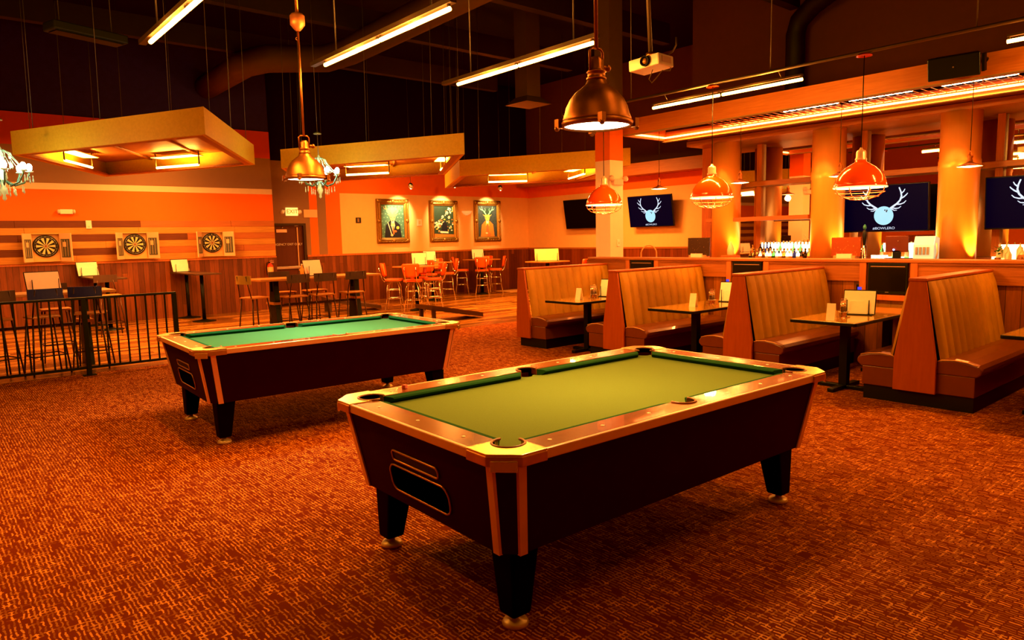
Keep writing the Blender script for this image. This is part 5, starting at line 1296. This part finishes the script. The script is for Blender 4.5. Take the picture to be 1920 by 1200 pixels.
def diner_table(x, y, label):
    t = thing('diner_high_table', label, 'high table', (x, y, 0), 0, 'square high tables with orange diner chairs')
    MB().prism(rrect(-0.42, 0.42, -0.42, 0.42, 0.05), 1.02, 1.05).build('table_top', m_seatw, t, bevel=0.005)
    p_ = MB().tube([(0,0,0.03),(0,0,1.02)], 0.05, 14).build('post', m_blk, t)
    MB().lathe([(0.19,0.0),(0.19,0.015),(0.10,0.04),(0.05,0.06)], 24, (0,0,0)).build('base', m_blk, p_)
    return t
GA, GB, GC = 'orange chairs at the nearest diner table', 'orange chairs at the second diner table', 'orange chairs at the table by the far wall'
diner_table(9.05, 14.15, 'high diner table nearest the pool tables, ringed by orange chairs')
diner_table(10.86, 16.16, 'high diner table between its neighbours, below the middle painting')
diner_table(13.05, 16.78, 'high diner table at the far wall under the right painting')
def ring(cx, cy, items, group):
    for d, ang, lb in items: diner(cx+d*math.cos(ang), cy+d*math.sin(ang), ang+PI/2, lb, group)
ring(9.05, 14.15, [(0.54, R(-132), 'orange diner chair with back to the camera at the nearest diner table'), (0.40, R(-36), 'orange diner chair at the right side of the nearest diner table, seen in profile'), (0.54, R(140), 'orange diner chair at the left side of the nearest diner table, seen in profile'), (0.52, R(50), 'orange diner chair beyond the nearest diner table, yellow inset facing us')], GA)
ring(10.86, 16.16, [(0.52, R(-135), 'orange diner chair in front of the second diner table'), (0.40, R(-35), 'orange diner chair at the right of the second diner table, in profile'), (0.50, R(48), 'orange diner chair beyond the second diner table with yellow inset')], GB)
ring(13.05, 16.78, [(0.52, R(-128), 'orange diner chair with back to us at the far wall table'), (0.42, R(-38), 'orange diner chair at the right of the far wall table, in profile'), (0.60, R(142), 'orange diner chair at the left of the far wall table, in profile'), (0.52, R(40), 'orange diner chair half hidden beyond the far wall table')], GC)
menu_stand(9.35, 14.45, 1.05, -0.35, 'cream menu stand on the nearest diner table', 0.36, 0.28, None, None, 'menu stands beyond the carpet')
menu_stand(10.86, 16.26, 1.05, -0.35, 'cream menu stand on the second diner table', 0.34, 0.28, None, None, 'menu stands beyond the carpet')
menu_stand(13.05, 16.93, 1.05, -0.35, 'cream menu stand on the diner table at the far wall', 0.36, 0.28, None, None, 'menu stands beyond the carpet')
diner_table(12.35, 13.15, 'high table mostly hidden behind the single end booth')
menu_stand(12.30, 13.10, 1.05, -0.55, 'wide tan menu stand showing above the single end booth', 0.62, 0.30, mat('menu_tan', (0.85,0.60,0.30), 0.7), mat('menu_tan', (0.85,0.60,0.30), 0.7), 'menu stands beyond the carpet')
diner(12.0, 11.75, R(20), 'orange chair behind the single end booth, nearer the tan menu', 'chairs behind the end booth')
diner(11.85, 11.05, R(10), 'orange chair behind the single end booth, nearer the square column', 'chairs behind the end booth')
# corn-toss boards
def toss(x, y, rz, label):
    t = thing('beanbag_board', label, 'beanbag toss board', (x, y, 0), rz, 'sloping beanbag toss boards')
    L, W_ = 1.30, 0.60; h0, h1 = 0.02, 0.27
    nrm = Matrix.Translation((0,0,0))
    mb = MB()
    def slab(x0, x1, y0, y1, t0, t1):
        f_ = lambda xx, o_: h1+(h0-h1)*((xx+L/2)/L)+o_
        mb.hexa([(x0,y0,f_(x0,t0)),(x1,y0,f_(x1,t0)),(x1,y1,f_(x1,t0)),(x0,y1,f_(x0,t0))], [(x0,y0,f_(x0,t1)),(x1,y0,f_(x1,t1)),(x1,y1,f_(x1,t1)),(x0,y1,f_(x0,t1))])
    slab(-L/2, L/2, -W_/2, W_/2, 0.075, 0.09); mb.build('deck', mat('board_brown', (0.16,0.06,0.02), 0.5, var=0.2), t)
    mb = MB(); slab(-L/2, L/2, -W_/2, -W_/2+0.04, 0, 0.075); slab(-L/2, L/2, W_/2-0.04, W_/2, 0, 0.075); slab(-L/2, -L/2+0.04, -W_/2+0.04, W_/2-0.04, 0, 0.075); slab(L/2-0.04, L/2, -W_/2+0.04, W_/2-0.04, 0, 0.075)
    mb.build('frame', mat('board_dark', (0.09,0.035,0.014), 0.5, var=0.2), t)
    mb = MB(); mb.T = Matrix.Translation((-L/2+0.23,0,h1+(h0-h1)*0.177+0.0915)) @ Matrix.Rotation(math.atan((h1-h0)/L), 4, 'Y'); mb.disc((0,0,0), 0.075, 20); mb.build('hole', m_pocket, t)
    for s in (-1, 1): MB().box(-L/2+0.05, -L/2+0.13, s*(W_/2-0.08)-0.02, s*(W_/2-0.08)+0.02, 0, h1+0.04).build('leg', m_backd, t)
    return t
toss(8.42, 11.95, 0.02, 'dark sloping toss board on the wood floor right of the far pool table')
toss(8.00, 15.45, -0.25, 'dark sloping toss board behind the nearest diner table')
tag(MB().box(-0.45, 0.45, -0.35, 0.35, 0.0005, 0.012).build('floor_mat', mat('mat_yellow', (0.85,0.50,0.18), 0.7), loc=(14.4, 16.9, 0)), 'pale yellow mat on the wood floor near the far corner', 'mat')

# ================================================================== DUCTS and dark things under the ceiling
m_duct = mat('duct_brown', (0.13,0.065,0.025), 0.65, var=0.2, scale=2)
o = tag(MB().tube([(6.6,5.0,5.35),(6.9,12.9,5.35),(6.75,13.6,5.33),(5.75,14.2,5.3),(5.55,14.8,5.3),(5.6,17.45,5.3)], 0.26, 20).build('round_duct', m_duct), 'large round brown air duct with a double bend under the dark ceiling', 'air duct')
t = thing('drop_duct', 'vertical duct ending in a flared square diffuser above the right canopy', 'air duct', (9.29, 10.36, 4.18))
MB().box(-0.17, 0.17, -0.17, 0.17, 0.14, ZC-4.18).build('shaft', m_duct, t)
MB().hexa([(-0.32,-0.32,0),(0.32,-0.32,0),(0.32,0.32,0),(-0.32,0.32,0)], [(-0.17,-0.17,0.14),(0.17,-0.17,0.14),(0.17,0.17,0.14),(-0.17,0.17,0.14)]).build('diffuser', m_duct, t)
tag(MB().tube([(12.05,6.45,3.68),(12.05,6.45,5.05),(12.03,6.38,5.25),(11.9,6.05,5.42),(11.6,5.5,5.5),(10.8,4.2,5.5)], 0.16, 18).build('bent_duct', mat('duct_dark', (0.02,0.012,0.008), 0.6, var=0.2)), 'dark vertical duct with an elbow on the brown wall above the soffit', 'air duct')
t = thing('ceiling_unit', 'dark flat unit hanging high at upper left among the wires', 'ceiling unit', (2.2, 11.6, 4.55), 0.3)
MB().box(-0.55, 0.45, -0.16, 0.16, 0, 0.12).build('casing', mat('unit_dark', (0.03,0.03,0.022), 0.5), t, bevel=0.02)
MB().box(-0.50, 0.40, -0.11, 0.11, -0.012, 0).build('grille', m_blk, t)
for s in (-0.4, 0.3): MB().tube([(s,0,0.12),(s,0,ZC-4.55)], 0.006, 5).build('hanger', m_wire, t)

# ------------------------------------------------------------------ fill lights added where no fixture is seen
for x, y in ((-4.5, 13.0), (-4.5, 8.0)): area('house_fill', (x, y, 3.4), 0.4, 2.0, 70, AMBER)  # added area lights that lift the far room
for x, y, p_ in ((4.2, 15.6, 150), (1.0, 15.2, 110), (13.2, 13.0, 260), (9.6, 15.8, 90)): area('house_fill', (x, y, 3.9), 0.6, 1.6, p_, (1.0,0.48,0.12))
for a_, b_, p_ in (((-1.6,8.2,3.55),(1.7,11.2,3.2),330),((3.3,6.9,3.3),(5.9,11.0,3.2),200),((6.9,7.6,3.4),(9.9,11.2,3.2),150),((4.6,7.4,3.5),(3.9,10.9,3.2),90)): spot('canopy_fill', a_, b_, p_, (1.0,0.55,0.10), 62, 0.9, 0.08)  # added spots that brighten the canopy boards
spot('table_fill', (1.0, 7.3, 3.3), (1.35, 11.6, 1.15), 170, (1.0,0.60,0.28), 34, 0.8, 0.06)  # added spots that brighten the menus on the high tables
spot('table_fill', (4.2, 8.4, 3.3), (5.4, 12.0, 1.15), 90, (1.0,0.60,0.28), 34, 0.8, 0.06)
area('aisle_fill', (9.9, 12.0, 3.5), 0.2, 1.2, 100, (1.0,0.55,0.22))  # added light that brightens the square post
